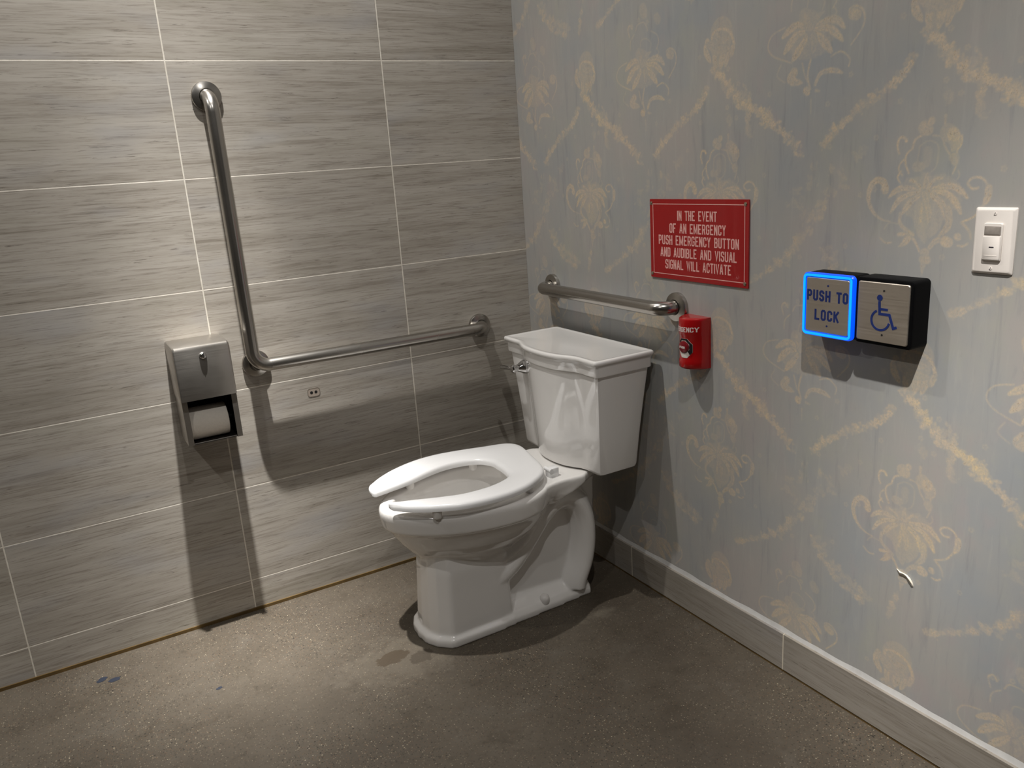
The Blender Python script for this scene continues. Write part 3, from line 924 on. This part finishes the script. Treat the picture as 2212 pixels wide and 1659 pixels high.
# ------------------------------------------------------------------ emergency sign
SY0, SY1, SZ0, SZ1 = -0.671, -1.0285, 0.9795, 1.1895
sg = thing('emergency_sign', (0, (SY0 + SY1) / 2, SZ0), 'red engraved emergency instruction sign screwed to the wallpaper', 'sign')
mp = on_right((SY0 + SY1) / 2, (SZ0 + SZ1) / 2)
SW, SH = SY0 - SY1, SZ1 - SZ0
mb = MB(); mb.prism(roundrect(SW, SH, 0.0012, 2), mp, 0.0005, 0.0040); part('panel', mb, MAT['sign_red'], sg)
mb = MB(); mb.ribbon([(-SW / 2 + .0125, -SH / 2 + .0125), (SW / 2 - .0125, -SH / 2 + .0125), (SW / 2 - .0125, SH / 2 - .0125), (-SW / 2 + .0125, SH / 2 - .0125)], 0.0019, mp, 0.0040, 0.00425, True)
part('border_line', mb, MAT['letter_pink'], sg)
mb = MB()
LN = [('IN THE EVENT', 0.1440, 0.0630), ('OF AN EMERGENCY', 0.2050, 0.0302), ('PUSH EMERGENCY BUTTON', 0.2930, -0.0012), ('AND AUDIBLE AND VISUAL', 0.2800, -0.0335), ('SIGNAL WILL ACTIVATE', 0.2420, -0.0655)]
for tx, tot, cy in LN:
    write(mb, tx, 0.0250, 0.0070, 0.0033, 0.0019, mp, 0.002, cy, 0.0040, 0.00425, 4, 0.0034, tot)
part('lettering', mb, MAT['letter_pink'], sg, 'pale pink engraved capitals', smooth=0)
for u in (-1, 1):
    for v in (-1, 1):
        part('screw', screw_mesh(on_right((SY0 + SY1) / 2 - u * (SW / 2 - .0062 - (.004 if u > 0 else 0)), (SZ0 + SZ1) / 2 + v * (SH / 2 - .0105), -0.004), 0.0046, 0.0022), MAT['dull_screw'], sg)

# ------------------------------------------------------------------ emergency call station
EY, EW = -0.8570, 0.0830
EZ0, EZ1 = 0.758, 0.892
st = thing('emergency_call_station', (0, EY, EZ0), 'red wall box with emergency push button below the end of the straight grab bar', 'emergency button')
E_SIDE, E_MID = 0.012, 0.0585

def e_depth(u, k=0.0):
    a = max(0.0, 1 - (2 * u / EW) ** 2)
    return E_SIDE + (E_MID - E_SIDE) * (a ** 0.62) + k

def e_map(zc):      # u across the curved face, v up, h out from the face
    return lambda u, v, h: (-(e_depth(u) + h), EY - u, zc + v)
def e_outline(k, grow=0.0):
    n = 36
    us = [EW / 2 * math.sin(PI * (i / n - 0.5)) for i in range(n + 1)]
    return [(0.0, EW / 2 + grow), (0.0, -EW / 2 - grow)] + [(e_depth(u, k), u) for u in us]
mb = MB()
rings = []
for z, k in ((EZ0, -0.005), (EZ0 + 0.002, -0.001), (EZ0 + 0.006, 0.0025), (EZ0 + 0.022, 0.0025), (EZ0 + 0.027, 0.0), (0.846, 0.0), (0.851, 0.0025), (EZ1 - 0.006, 0.0025), (EZ1 - 0.002, 0.001), (EZ1, -0.004)):
    rings.append([(-max(d, 0), EY - u, z) for d, u in e_outline(k)])
mb.loft(rings)
part('cover', mb, MAT['station_red'], st, smooth=40)
mb = MB()
write(mb, 'EMERGENCY', 0.0125, 0.0052, 0.0018, 0.0016, e_map(0.8645), 0.0, 0.0, 0.0024, 0.0030, 4, 0.002, 0.0715)
part('lettering', mb, MAT['white_paint'], st, 'white capitals', smooth=0)
BZ, BU = 0.8150, 0.005
em = e_map(BZ)
flatm = lambda u, v, h: (-(e_depth(BU) - 0.004 + h), EY - u, BZ + v)
def octagon(rx, rz, du=0.0, dv=0.0):
    return [(BU + du + rx * math.cos(PI / 8 + i * PI / 4), dv + rz * math.sin(PI / 8 + i * PI / 4)) for i in range(8)]
def fine(poly, m=5):
    return [(p[0] + (q[0] - p[0]) * i / m, p[1] + (q[1] - p[1]) * i / m) for p, q in zip(poly, poly[1:] + poly[:1]) for i in range(m)]
def lerp(a, b, k): return [(p[0] * (1 - k) + q[0] * k, p[1] * (1 - k) + q[1] * k) for p, q in zip(a, b)]
o0, o1 = octagon(0.0215, 0.0275), octagon(0.0165, 0.0190, -0.001, 0.004)
mb = MB()
f0, f1 = fine(o0), fine(o1)
mb.loft([[em(*p, -0.002) for p in f0], [em(*p, 0.0008) for p in f0]] + [[em(*p, 0.0010) for p in lerp(f0, f1, k)] for k in (0.33, 0.66)] + [[em(*p, 0.0012) for p in f1]], False, True)
bz = part('bezel', mb, MAT['white_plastic'], st, 'pale octagonal bezel', smooth=0)
mb = MB()       # raised dark facets, painted shade for the sunken right and upper sides
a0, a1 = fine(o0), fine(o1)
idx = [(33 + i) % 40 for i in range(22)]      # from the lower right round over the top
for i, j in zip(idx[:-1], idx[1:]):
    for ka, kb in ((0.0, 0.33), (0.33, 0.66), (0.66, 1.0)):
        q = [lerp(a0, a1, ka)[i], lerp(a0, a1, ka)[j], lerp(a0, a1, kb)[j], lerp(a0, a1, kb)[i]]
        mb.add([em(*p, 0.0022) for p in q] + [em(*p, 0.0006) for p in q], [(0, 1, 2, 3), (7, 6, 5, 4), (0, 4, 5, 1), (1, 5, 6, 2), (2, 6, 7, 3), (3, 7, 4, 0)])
part('recess_shade', mb, MAT['hole'], bz)
mb = MB()
mb.lathe([(0.0160, 0.0), (0.0160, 0.0050), (0.0150, 0.0072), (0.0120, 0.0086), (0.006, 0.0093), (0.0, 0.0095)], flatm(BU - 0.002, 0.003, 0.0), (-1, 0, 0), 36)
bt = part('push_button', mb, MAT['button_red'], st, 'dark red round button')
mb = MB(); write(mb, 'PUSH', 0.0058, 0.0030, 0.0011, 0.0009, flatm, BU - 0.002, 0.003, 0.0080, 0.0099, 3, 0.0012)
part('lettering', mb, MAT['white_paint'], bt, smooth=0)

# ------------------------------------------------------------------ push plates
PD = 0.050
def push_box(y0, y1, z0, z1, label, depth):
    t = thing('push_plate', (0, (y0 + y1) / 2, z0), label, 'push plate', 'pair of square push plates on the wallpaper')
    mp = on_right((y0 + y1) / 2, (z0 + z1) / 2)
    w, h = y0 - y1, z1 - z0
    mb = MB()
    mb.loft([[mp(u, v, d) for u, v in roundrect(w - 2 * k, h - 2 * k, 0.009, 6)] for d, k in ((0, 0), (depth - 0.004, 0), (depth - 0.0012, 0.0008), (depth, 0.003))])
    part('housing', mb, MAT['black'], t, 'black plastic box')
    return t, mp, w, h

def plate_on(t, mp, w, h, depth, screw_mat):
    mb = MB()
    mb.loft([[mp(u, v, d) for u, v in roundrect(w - 2 * k, h - 2 * k, 0.004, 4)] for d, k in ((depth - 0.002, 0), (depth + 0.0022, 0), (depth + 0.0034, 0.0012))])
    part('face_plate', mb, MAT['steel_plate'], t, 'brushed steel plate')
    for v in (-1, 1):
        mb = MB(); mb.prism(circle(0.0021, 14, 0.002, v * (h / 2 - 0.0155)), mp, depth + 0.003, depth + 0.0040)
        part('screw', mb, screw_mat, t)

t1, mp, w, h = push_box(-1.2335, -1.3585, 0.9080, 1.0420, 'steel push plate reading PUSH TO LOCK inside a glowing blue light ring', PD)
mb = MB()
ro, ri = roundrect(w + 0.001, h + 0.001, 0.010, 6), roundrect(w - 0.016, h - 0.016, 0.004, 6)
rings = []
for poly, d in ((ri, PD - 0.004), (ri, PD + 0.0022), (roundrect(w - 0.009, h - 0.009, 0.007, 6), PD + 0.0046), (roundrect(w - 0.002, h - 0.002, 0.010, 6), PD + 0.0036), (ro, PD + 0.0010), (ro, PD - 0.006)):
    rings.append([mp(u, v, d) for u, v in poly])
mb.loft(rings, False, False, True)
ring = part('light_ring', mb, MAT['glow'], t1, 'glowing blue light ring')
mb = MB()
mb.ribbon(roundrect(w - 0.0085, h - 0.0085, 0.007, 6), 0.0048, mp, PD + 0.0040, PD + 0.0051, True)
part('bright_core', mb, MAT['glow_core'], ring)
plate_on(t1, mp, 0.1075, 0.1165, PD + 0.0005, MAT['blue_paint'])
mb = MB()
write(mb, 'PUSH TO', 0.0235, 0.0084, 0.0047, 0.0026, mp, 0.0005, 0.0205, PD + 0.0036, PD + 0.0040, 1, 0.0024, 0.1030)
write(mb, 'LOCK', 0.0235, 0.0088, 0.0047, 0.0030, mp, 0.0005, -0.0205, PD + 0.0036, PD + 0.0040, 1, 0.0024, 0.0610)
part('lettering', mb, MAT['blue_paint'], t1, 'dark blue capitals', smooth=0)

t2, mp, w, h = push_box(-1.3605, -1.4895, 0.9085, 1.0430, 'black square box with steel push plate bearing a blue wheelchair symbol', PD - 0.002)
plate_on(t2, mp, 0.1130, 0.1190, PD - 0.002, MAT['hole'])
mb = MB()
h0, h1 = PD + 0.0012, PD + 0.0020
K = 0.0284          # symbol unit
def sy(pts): return [(0.0015 + x * K, -0.0050 + y * K) for x, y in pts]
mb.prism(circle(0.0062, 24, *sy([(-0.28, 1.22)])[0]), mp, h0, h1)
mb.ribbon(sy([(-0.30, 0.98), (-0.24, 0.10), (0.52, 0.10), (0.86, -0.80), (1.12, -0.70)]), 0.0052, mp, h0, h1)
mb.ribbon(sy([(-0.26, 0.44), (0.38, 0.44)]), 0.0046, mp, h0, h1)
arc = [(-0.16 + 0.70 * math.cos(math.radians(a)), -0.34 + 0.70 * math.sin(math.radians(a))) for a in range(116, 352, 8)]
mb.ribbon(sy(arc), 0.0044, mp, h0, h1)
part('wheelchair_symbol', mb, MAT['blue_paint'], t2, 'blue wheelchair symbol', smooth=0)

# ------------------------------------------------------------------ occupancy sensor switch
WY, WZ = -1.6030, 1.1195
sw = thing('sensor_switch', (0, WY, WZ - 0.058), 'white wall switch plate with grey motion sensor window, right of the push plates', 'switch')
mp = on_right(WY, WZ)
mb = MB()
mb.loft([[mp(u, v, d) for u, v in roundrect(0.0725 - 2 * k, 0.1165 - 2 * k, 0.003, 3)] for d, k in ((0, 0), (0.002, 0), (0.0055, 0.0035), (0.006, 0.005))])
part('wall_plate', mb, MAT['white_plastic'], sw)
mb = MB()
mb.loft([[mp(u, v - 0.0015, d) for u, v in roundrect(0.0335 - 2 * k, 0.0665 - 2 * k, 0.0035, 3)] for d, k in ((0.004, 0), (0.0085, 0), (0.0095, 0.001))])
body = part('sensor_body', mb, MAT['white_plastic'], sw)
mb = MB(); mb.loft([[mp(u, v + 0.0185, d) for u, v in roundrect(0.0285 - 2 * k, 0.0160 - 2 * k, 0.001, 2)] for d, k in ((0.008, 0), (0.0102, 0), (0.0112, 0.002))])
part('lens', mb, MAT['lens'], body, 'grey sensor window')
mb = MB(); mb.loft([[mp(u, v - 0.0115, d) for u, v in roundrect(0.0318 - 2 * k, 0.0425 - 2 * k, 0.0025, 3)] for d, k in ((0.008, 0), (0.0108, 0.0002), (0.0114, 0.001))])
btn = part('button', mb, MAT['white_plastic'], body)
mb = MB(); mb.prism(roundrect(0.0085, 0.0020, 0.0006, 2, 0.001, -0.0100), mp, 0.0112, 0.0118); part('indicator_slot', mb, MAT['slot'], btn)
mb = MB(); mb.prism(roundrect(0.0230, 0.0010, 0.0004, 2, 0.0, -0.0250), mp, 0.0112, 0.0117); part('ridge', mb, MAT['white_plastic'], btn)
for v in (0.0475, -0.0480):
    s_ = part('screw', screw_mesh(on_right(WY, WZ + v, -0.0058), 0.0032, 0.0012), MAT['white_plastic'], sw)
    mb = MB(); a = 0.35
    mb.ribbon([(-0.0024 * math.sin(a), v - 0.0024 * math.cos(a)), (0.0024 * math.sin(a), v + 0.0024 * math.cos(a))], 0.0008, mp, 0.0068, 0.0072)
    part('slot', mb, MAT['slot'], s_)

# torn curl of wallpaper
tr = MB()
mp = on_right(-1.478, 0.405)
cp = [(-0.020, 0.010), (-0.012, 0.0035), (-0.004, 0.003), (0.004, 0.003), (0.011, -0.002), (0.017, -0.010), (0.020, -0.014)]
hw = [0.001, 0.0036, 0.0040, 0.0026, 0.0034, 0.0040, 0.0012]
rings = []
for (u, v), k, lift in zip(cp, hw, (0.0004, 0.003, 0.002, 0.0035, 0.005, 0.004, 0.001)):
    rings.append([mp(u - k * 0.3, v - k, 0.0002), mp(u, v - k * 0.4, lift * 0.7 + 0.0006), mp(u + k * 0.3, v + k, lift + 0.001), mp(u + k * 0.2, v + k * 1.1, 0.0002)])
tr.loft(rings)
tag(make_obj('torn_wallpaper_curl', tr, MAT['torn'], origin=(0, -1.478, 0.405)), 'small torn curl of white paper on the lower wallpaper', 'paper scrap')

# flakes of blue paint on the concrete
for (x, y, sx, sy_, rot, lab) in ((-1.527, -0.114, 0.014, 0.010, 0.5, 'blue-grey paint flake nearest the tiled wall on the left floor'),
                                 (-1.497, -0.135, 0.0165, 0.010, 0.1, 'largest blue-grey paint flake, right of the one nearest the tiled wall'),
                                 (-1.258, -0.354, 0.009, 0.0055, 0.4, 'tiny blue paint flake alone on the open concrete floor')):
    mb = MB()
    rng = random.Random(int(abs(x * 1000)))
    poly = []
    for i in range(14):
        a = 2 * PI * i / 14
        k = 0.75 + 0.45 * rng.random()
        px, py = sx * k * math.cos(a), sy_ * k * math.sin(a)
        poly.append((px * math.cos(rot) - py * math.sin(rot), px * math.sin(rot) + py * math.cos(rot)))
    mb.prism(poly, on_floor(x, y), 0.0, 0.0007)
    tag(make_obj('paint_flake', mb, MAT['chip'], origin=(x, y, 0), smooth=0), lab, 'paint flake', 'paint flakes on the floor')

# ------------------------------------------------------------------ toilet
YC = -0.4530
toilet = thing('toilet', (-0.42, YC, 0), 'white two-piece toilet with open-front seat in the tiled corner', 'toilet')

def egg(z, xf, xb, hw, xm=-0.46, n=72, p=1.14, q=1.0):
    out = []
    for i in range(n):
        a = 2 * PI * i / n
        c, s = math.cos(a), math.sin(a)
        if c < 0:      # front half
            x = xm + (xf - xm) * abs(c)
            y = hw * math.copysign(abs(s) ** p, s)
        else:
            x = xm + (xb - xm) * abs(c)
            y = hw * math.copysign(abs(s) ** q, s)
        out.append((x, YC + y, z))
    return out

def mirror(half):
    """half outline (x, dy>=0) from back centre to front centre -> closed loop"""
    pts = [(x, d) for x, d in half]
    return pts + [(x, -d) for x, d in reversed(half) if d > 1e-9]

def plan_ring(half, z, sx=1.0, sy=1.0, x0=0.0):
    return [(x0 + (x - x0) * sx, YC + d * sy, z) for x, d in mirror(half)]

bowl = MB()
bowl.loft([
    egg(0.1500, -0.640, -0.430, 0.070, -0.53), egg(0.2250, -0.668, -0.385, 0.092, -0.52), egg(0.2520, -0.690, -0.36, 0.112, -0.50),
    egg(0.2750, -0.712, -0.335, 0.137, -0.49), egg(0.3000, -0.733, -0.315, 0.157, -0.47), egg(0.3250, -0.750, -0.30, 0.171), egg(0.3450, -0.762, -0.29, 0.180),
    egg(0.3540, -0.770, -0.285, 0.1860), egg(0.3580, -0.7715, -0.284, 0.1868), egg(0.3605, -0.7790, -0.280, 0.1925), egg(0.3660, -0.7815, -0.278, 0.1945), egg(0.3940, -0.7870, -0.270, 0.1970),
    egg(0.4080, -0.7875, -0.268, 0.1975), egg(0.4165, -0.784, -0.270, 0.194), egg(0.4195, -0.777, -0.275, 0.187),
    egg(0.4195, -0.756, -0.330, 0.152), egg(0.4150, -0.748, -0.336, 0.144), egg(0.3790, -0.744, -0.340, 0.140), egg(0.3660, -0.738, -0.345, 0.134),
    egg(0.3350, -0.708, -0.362, 0.116), egg(0.3000, -0.668, -0.378, 0.094), egg(0.2900, -0.640, -0.384, 0.076), egg(0.2400, -0.600, -0.405, 0.058, -0.50), egg(0.2050, -0.555, -0.45, 0.03, -0.50)])
# pedestal with faceted front
ped = [(-0.440, 0.0), (-0.444, 0.085), (-0.456, 0.098), (-0.500, 0.1025), (-0.600, 0.1035), (-0.644, 0.103), (-0.654, 0.099), (-0.680, 0.073), (-0.694, 0.042), (-0.699, 0.0)]
plin = [(-0.430, 0.0), (-0.432, 0.09), (-0.450, 0.112), (-0.500, 0.1165), (-0.600, 0.1175), (-0.650, 0.1165), (-0.662, 0.112), (-0.694, 0.082), (-0.711, 0.046), (-0.716, 0.0)]
bowl.loft([plan_ring(plin, 0.0), plan_ring(plin, 0.018), plan_ring(plin, 0.0235, 0.995, 0.985, -0.57), plan_ring(ped, 0.031, 1.0, 1.01, -0.57),
           plan_ring(ped, 0.06), plan_ring(ped, 0.16, 0.955, 0.95, -0.55), plan_ring(ped, 0.215, 0.93, 0.93, -0.55), plan_ring(ped, 0.262, 0.90, 0.86, -0.55)])
# rear foot
def slab_y(poly, hw, taper=None):
    """vertical slab through the centre plane with outline poly (x, z)"""
    n = len(poly)
    bowl.loft([[(x, YC - hw, z) for x, z in poly], [(x, YC + hw, z) for x, z in poly]])
foot = [(-0.160, 0.0), (-0.160, 0.080), (-0.172, 0.098), (-0.30, 0.106), (-0.50, 0.112), (-0.62, 0.112), (-0.64, 0.0)]
bowl.loft([plan_ring(foot, 0.0), plan_ring(foot, 0.017), plan_ring(foot, 0.022, 0.995, 0.975, -0.45), plan_ring(foot, 0.034, 0.985, 0.90, -0.45), plan_ring(foot, 0.056, 0.955, 0.62, -0.45), plan_ring(foot, 0.075, 0.92, 0.50, -0.45), plan_ring(foot, 0.09, 0.90, 0.46, -0.45)])
slab_y([(-0.50, 0.03), (-0.235, 0.03), (-0.20, 0.10), (-0.185, 0.22), (-0.20, 0.30), (-0.25, 0.345), (-0.300, 0.380), (-0.325, 0.360), (-0.385, 0.240), (-0.465, 0.175), (-0.520, 0.160)], 0.060)
def trap(path, r, hy, hy_end=None):
    hy_end = hy if hy_end is None else hy_end
    P = [Vector((x, 0, z)) for x, z in path]
    # smooth the path
    Q = []
    for i in range(len(P) - 1):
        a, b, c, d = P[max(i - 1, 0)], P[i], P[i + 1], P[min(i + 2, len(P) - 1)]
        for k in range(5):
            t = k / 5
            Q.append(0.5 * ((2 * b) + (c - a) * t + (2 * a - 5 * b + 4 * c - d) * t * t + (3 * b - a - 3 * c + d) * t ** 3))
    Q.append(P[-1])
    rings = []
    for i, p in enumerate(Q):
        t = (Q[min(i + 1, len(Q) - 1)] - Q[max(i - 1, 0)]).normalized()
        nrm = Vector((-t.z, 0, t.x))
        k = min(1.0, i / (0.45 * (len(Q) - 1)))
        h_ = hy + (hy_end - hy) * k
        rings.append([(p.x + nrm.x * r * math.cos(a), YC + h_ * math.sin(a), p.z + nrm.z * r * math.cos(a)) for a in [2 * PI * j / 28 for j in range(28)]])
    bowl.loft(rings)
trap([(-0.485, 0.140), (-0.425, 0.180), (-0.366, 0.246), (-0.316, 0.306), (-0.260, 0.338), (-0.208, 0.324), (-0.177, 0.268), (-0.171, 0.190), (-0.183, 0.118), (-0.208, 0.06), (-0.215, 0.03)], 0.052, 0.098, 0.114)
trap([(-0.540, 0.188), (-0.460, 0.205), (-0.392, 0.250), (-0.345, 0.312), (-0.315, 0.362)], 0.026, 0.080, 0.110)
# deck under the tank
deck = [(-0.078, 0.0), (-0.078, 0.078), (-0.092, 0.092), (-0.150, 0.112), (-0.196, 0.140), (-0.209, 0.1490), (-0.219, 0.1500), (-0.236, 0.1485), (-0.262, 0.1450), (-0.290, 0.1440), (-0.320, 0.1490), (-0.350, 0.1600), (-0.352, 0.0)]
bowl.loft([plan_ring(deck, 0.345, 0.36, 0.80, -0.352), plan_ring(deck, 0.360, 0.50, 0.90, -0.352), plan_ring(deck, 0.376, 0.72, 0.965, -0.352), plan_ring(deck, 0.391, 0.93, 0.985, -0.352), plan_ring(deck, 0.398, 0.99, 0.995, -0.345), plan_ring(deck, 0.403, 1.0, 1.0, -0.345), plan_ring(deck, 0.4165, 1.0, 1.0, -0.345), plan_ring(deck, 0.4215, 0.985, 0.975, -0.30)])
slab_y([(-0.125, 0.22), (-0.115, 0.40), (-0.26, 0.40), (-0.26, 0.24)], 0.060)
# low pad that carries the tank
pad = [(-0.075, 0.0), (-0.075, 0.09), (-0.11, 0.115), (-0.16, 0.10), (-0.205, 0.055), (-0.215, 0.0)]
bowl.loft([plan_ring(pad, 0.400), plan_ring(pad, 0.4240)])
bo = part('bowl', bowl, MAT['china'], toilet)
rm = bo.modifiers.new('union', 'REMESH')
rm.mode = 'VOXEL'
rm.voxel_size = 0.0036
rm.use_smooth_shade = True
sm = bo.modifiers.new('soften', 'SMOOTH')
sm.factor = 0.5
sm.iterations = 7

mb = MB()
mb.loft([egg(0.252, -0.596, -0.42, 0.055, -0.50, 48), egg(0.2535, -0.596, -0.42, 0.055, -0.50, 48)])
part('water', mb, MAT['water'], toilet, 'water in the bowl')

# bolt caps on the foot
for s in (-1, 1):
    mb = MB()
    mb.lathe([(0.0165, 0.0), (0.0165, 0.004), (0.0150, 0.014), (0.0125, 0.020), (0.007, 0.0235), (0.0, 0.0245)], (-0.338, YC + s * 0.0900, 0.026), (0, s * 0.25, 1), 32)
    part('bolt_cap', mb, MAT['bolt'], toilet)

# tank
def tank_half(hw, xs, xb, bulge, r=0.013):
    k = hw / 0.25
    return [(xb, 0.0), (xb, hw - r), (xb - 0.3 * r, hw - 0.3 * r), (xb - r, hw), (xs + r, hw), (xs + 0.3 * r, hw - 0.3 * r), (xs, hw - r),
            (xs, 0.175 * k), (xs - 0.02 * bulge, 0.160 * k), (xs - 0.16 * bulge, 0.140 * k), (xs - 0.42 * bulge, 0.118 * k), (xs - 0.66 * bulge, 0.095 * k), (xs - 0.84 * bulge, 0.070 * k), (xs - 0.96 * bulge, 0.036 * k), (xs - bulge, 0.0)]
def tring(hw, xs, xb, bulge, z, r=0.013):
    return plan_ring(tank_half(hw, xs, xb, bulge, r), z)
mb = MB()
mb.loft([tring(0.180, -0.176, -0.080, 0.036, 0.4222), tring(0.195, -0.187, -0.068, 0.038, 0.4236), tring(0.2030, -0.1940, -0.060, 0.039, 0.4290), tring(0.2050, -0.1960, -0.057, 0.039, 0.4370),
         tring(0.2160, -0.2020, -0.049, 0.038, 0.55), tring(0.2270, -0.2085, -0.040, 0.037, 0.65), tring(0.2360, -0.2145, -0.031, 0.036, 0.735)])
part('tank', mb, MAT['china'], toilet, smooth=40)
mb = MB()
mb.loft([tring(0.2370, -0.2150, -0.030, 0.036, 0.7290, 0.010), tring(0.2410, -0.2195, -0.027, 0.036, 0.7305, 0.010), tring(0.2420, -0.2205, -0.026, 0.036, 0.7340, 0.010), tring(0.2425, -0.2212, -0.026, 0.036, 0.7560, 0.010),
         tring(0.2435, -0.2222, -0.025, 0.036, 0.7600, 0.010), tring(0.2455, -0.2250, -0.024, 0.036, 0.7630, 0.010), tring(0.2475, -0.2285, -0.022, 0.036, 0.7660, 0.009), tring(0.2485, -0.2300, -0.021, 0.036, 0.7705, 0.009),
         tring(0.2475, -0.2290, -0.022, 0.036, 0.7758, 0.009), tring(0.2450, -0.2265, -0.025, 0.036, 0.7780, 0.009), tring(0.2405, -0.2225, -0.029, 0.0355, 0.7785, 0.009), tring(0.2340, -0.2160, -0.035, 0.035, 0.7770, 0.008), tring(0.2270, -0.2100, -0.041, 0.034, 0.7762, 0.008), tring(0.10, -0.150, -0.09, 0.015, 0.7768, 0.008)])
part('tank_lid', mb, MAT['china'], toilet, smooth=50)

# flush lever on the tank front, near its left end
lv = Vector((-0.2135, -0.3060, 0.6930))
mb = MB()
mb.lathe([(0.0225, -0.002), (0.0225, 0.003), (0.0200, 0.010), (0.0135, 0.022), (0.0105, 0.030), (0.0100, 0.034), (0.0125, 0.037), (0.0125, 0.046), (0.010, 0.049), (0.0, 0.0495)], lv, (-1, 0, 0), 36)
lever = part('flush_lever', mb, MAT['chrome'], toilet, 'chrome flush lever')
mb = MB()
mb.tube([lv + Vector((-0.042, 0.0, 0)), lv + Vector((-0.043, 0.025, -0.001)), lv + Vector((-0.041, 0.055, -0.005)), lv + Vector((-0.038, 0.082, -0.009)), lv + Vector((-0.037, 0.088, -0.0095))], [0.0065, 0.0060, 0.0066, 0.0074, 0.004], 20)
part('handle', mb, MAT['chrome'], lever)

# open-front seat
SEAT_Z0, SEAT_Z1 = 0.4415, 0.4610
# the loosely hinged seat sits slightly skewed on its bowl
OUT = {1: [(-.292, -.005), (-.281, .045), (-.272, .095), (-.278, .132), (-.304, .154), (-.360, .170), (-.435, .193), (-.513, .209), (-.588, .206), (-.665, .181), (-.725, .146), (-.765, .112)],
       -1: [(-.292, -.005), (-.303, -.055), (-.320, -.103), (-.345, -.137), (-.385, -.165), (-.430, -.187), (-.490, -.199), (-.560, -.1975), (-.630, -.183), (-.700, -.146), (-.745, -.110), (-.770, -.081)]}
INN = {1: [(-.413, .010), (-.4135, .040), (-.437, .079), (-.483, .099), (-.538, .103), (-.597, .090), (-.660, .069), (-.729, .053), (-.772, .045)],
       -1: [(-.413, .010), (-.414, -.025), (-.425, -.078), (-.455, -.104), (-.518, -.122), (-.594, -.119), (-.658, -.096), (-.720, -.068), (-.766, -.052)]}
def resample(pts, n):
    P = np.array(pts)
    Q = []
    for i in range(len(P) - 1):
        a, b, c, d = P[max(i - 1, 0)], P[i], P[i + 1], P[min(i + 2, len(P) - 1)]
        for t in np.linspace(0, 1, 8, endpoint=False):
            Q.append(0.5 * ((2 * b) + (c - a) * t + (2 * a - 5 * b + 4 * c - d) * t * t + (3 * b - a - 3 * c + d) * t ** 3))
    Q.append(P[-1])
    Q = np.array(Q)
    s = np.concatenate([[0], np.cumsum(np.hypot(*(Q[1:] - Q[:-1]).T))])
    tt = np.linspace(0, s[-1], n)
    return np.stack([np.interp(tt, s, Q[:, 0]), np.interp(tt, s, Q[:, 1])], 1)
sec = []
def seat_ring(o, i, k=1.0, zk=1.0):
    o, i = np.array(o), np.array(i)
    L = max(np.hypot(*(o - i)), 1e-6)
    c = (o + i) / 2
    o, i = c + (o - c) * k, c + (i - c) * k
    zc = (SEAT_Z0 + SEAT_Z1) / 2
    hh = (SEAT_Z1 - SEAT_Z0) / 2 * zk
    e = min(1.0, L / 0.05)
    prof = [(0.0, -1.0), (-0.0, -0.2), (0.0016 / L, 0.30), (0.005 / L, 0.66), (e * 0.010 / L, 0.86), (e * 0.022 / L, 1.0), (0.5, 1.03), (1 - e * 0.018 / L, 0.94), (1 - e * 0.008 / L, 0.72), (1 - 0.0025 / L, 0.40), (1.0, -0.1), (1.0, -1.0), (1 - 0.006 / L, -1.0), (0.006 / L, -1.0)]
    r = []
    for t, z in prof:
        p = o + (i - o) * min(max(t, 0), 1)
        r.append((p[0], YC + p[1], zc + hh * z))
    return r
rings = []
for sgn in (1, -1):
    oo, ii = resample(OUT[sgn], 64), resample(INN[sgn], 64)
    rr = [seat_ring(o, i) for o, i in zip(oo, ii)]
    tip = []
    o2, i2 = oo[-1], ii[-1]
    d2 = (o2 + i2) / 2 - (oo[-6] + ii[-6]) / 2
    d2 = d2 / np.hypot(*d2)
    fw = 0.022 if sgn == 1 else 0.016
    for a_ in (20, 38, 53, 66, 77, 86):
        adv = d2 * fw * math.sin(math.radians(a_))
        k = math.cos(math.radians(a_))
        tip.append(seat_ring(o2 + adv, i2 + adv, k, 0.45 + 0.55 * k))
    rr = rr + tip
    if sgn == 1:
        rings = list(reversed(rr))
    else:
        rings += rr[1:]
mb = MB(); mb.loft(rings)
seat = part('seat', mb, MAT['seat'], toilet, 'glossy white open-front seat', smooth=60)
for x, d in ((-0.655, 0.098), (-0.440, 0.112), (-0.680, -0.140), (-0.40, -0.150)):
    mb = MB()
    mb.lathe([(0.0105, 0.4175), (0.0125, 0.4220), (0.0135, 0.4430)], (x, YC + d, 0), (0, 0, 1), 24)
    part('bumper', mb, MAT['rubber'], seat)
for d in (-0.096, 0.090):
    mb = MB()
    mb.box((-0.304, YC + d - 0.013, 0.4180), (-0.272, YC + d + 0.013, 0.4490), 0.003, 2)
    mb.tube([(-0.300, YC + d - 0.017, 0.4440), (-0.300, YC + d + 0.017, 0.4440)], 0.006, 16)
    part('hinge', mb, MAT['seat'], seat)

for o in bpy.data.objects:
    if '_org' in o.keys():
        del o['_org']
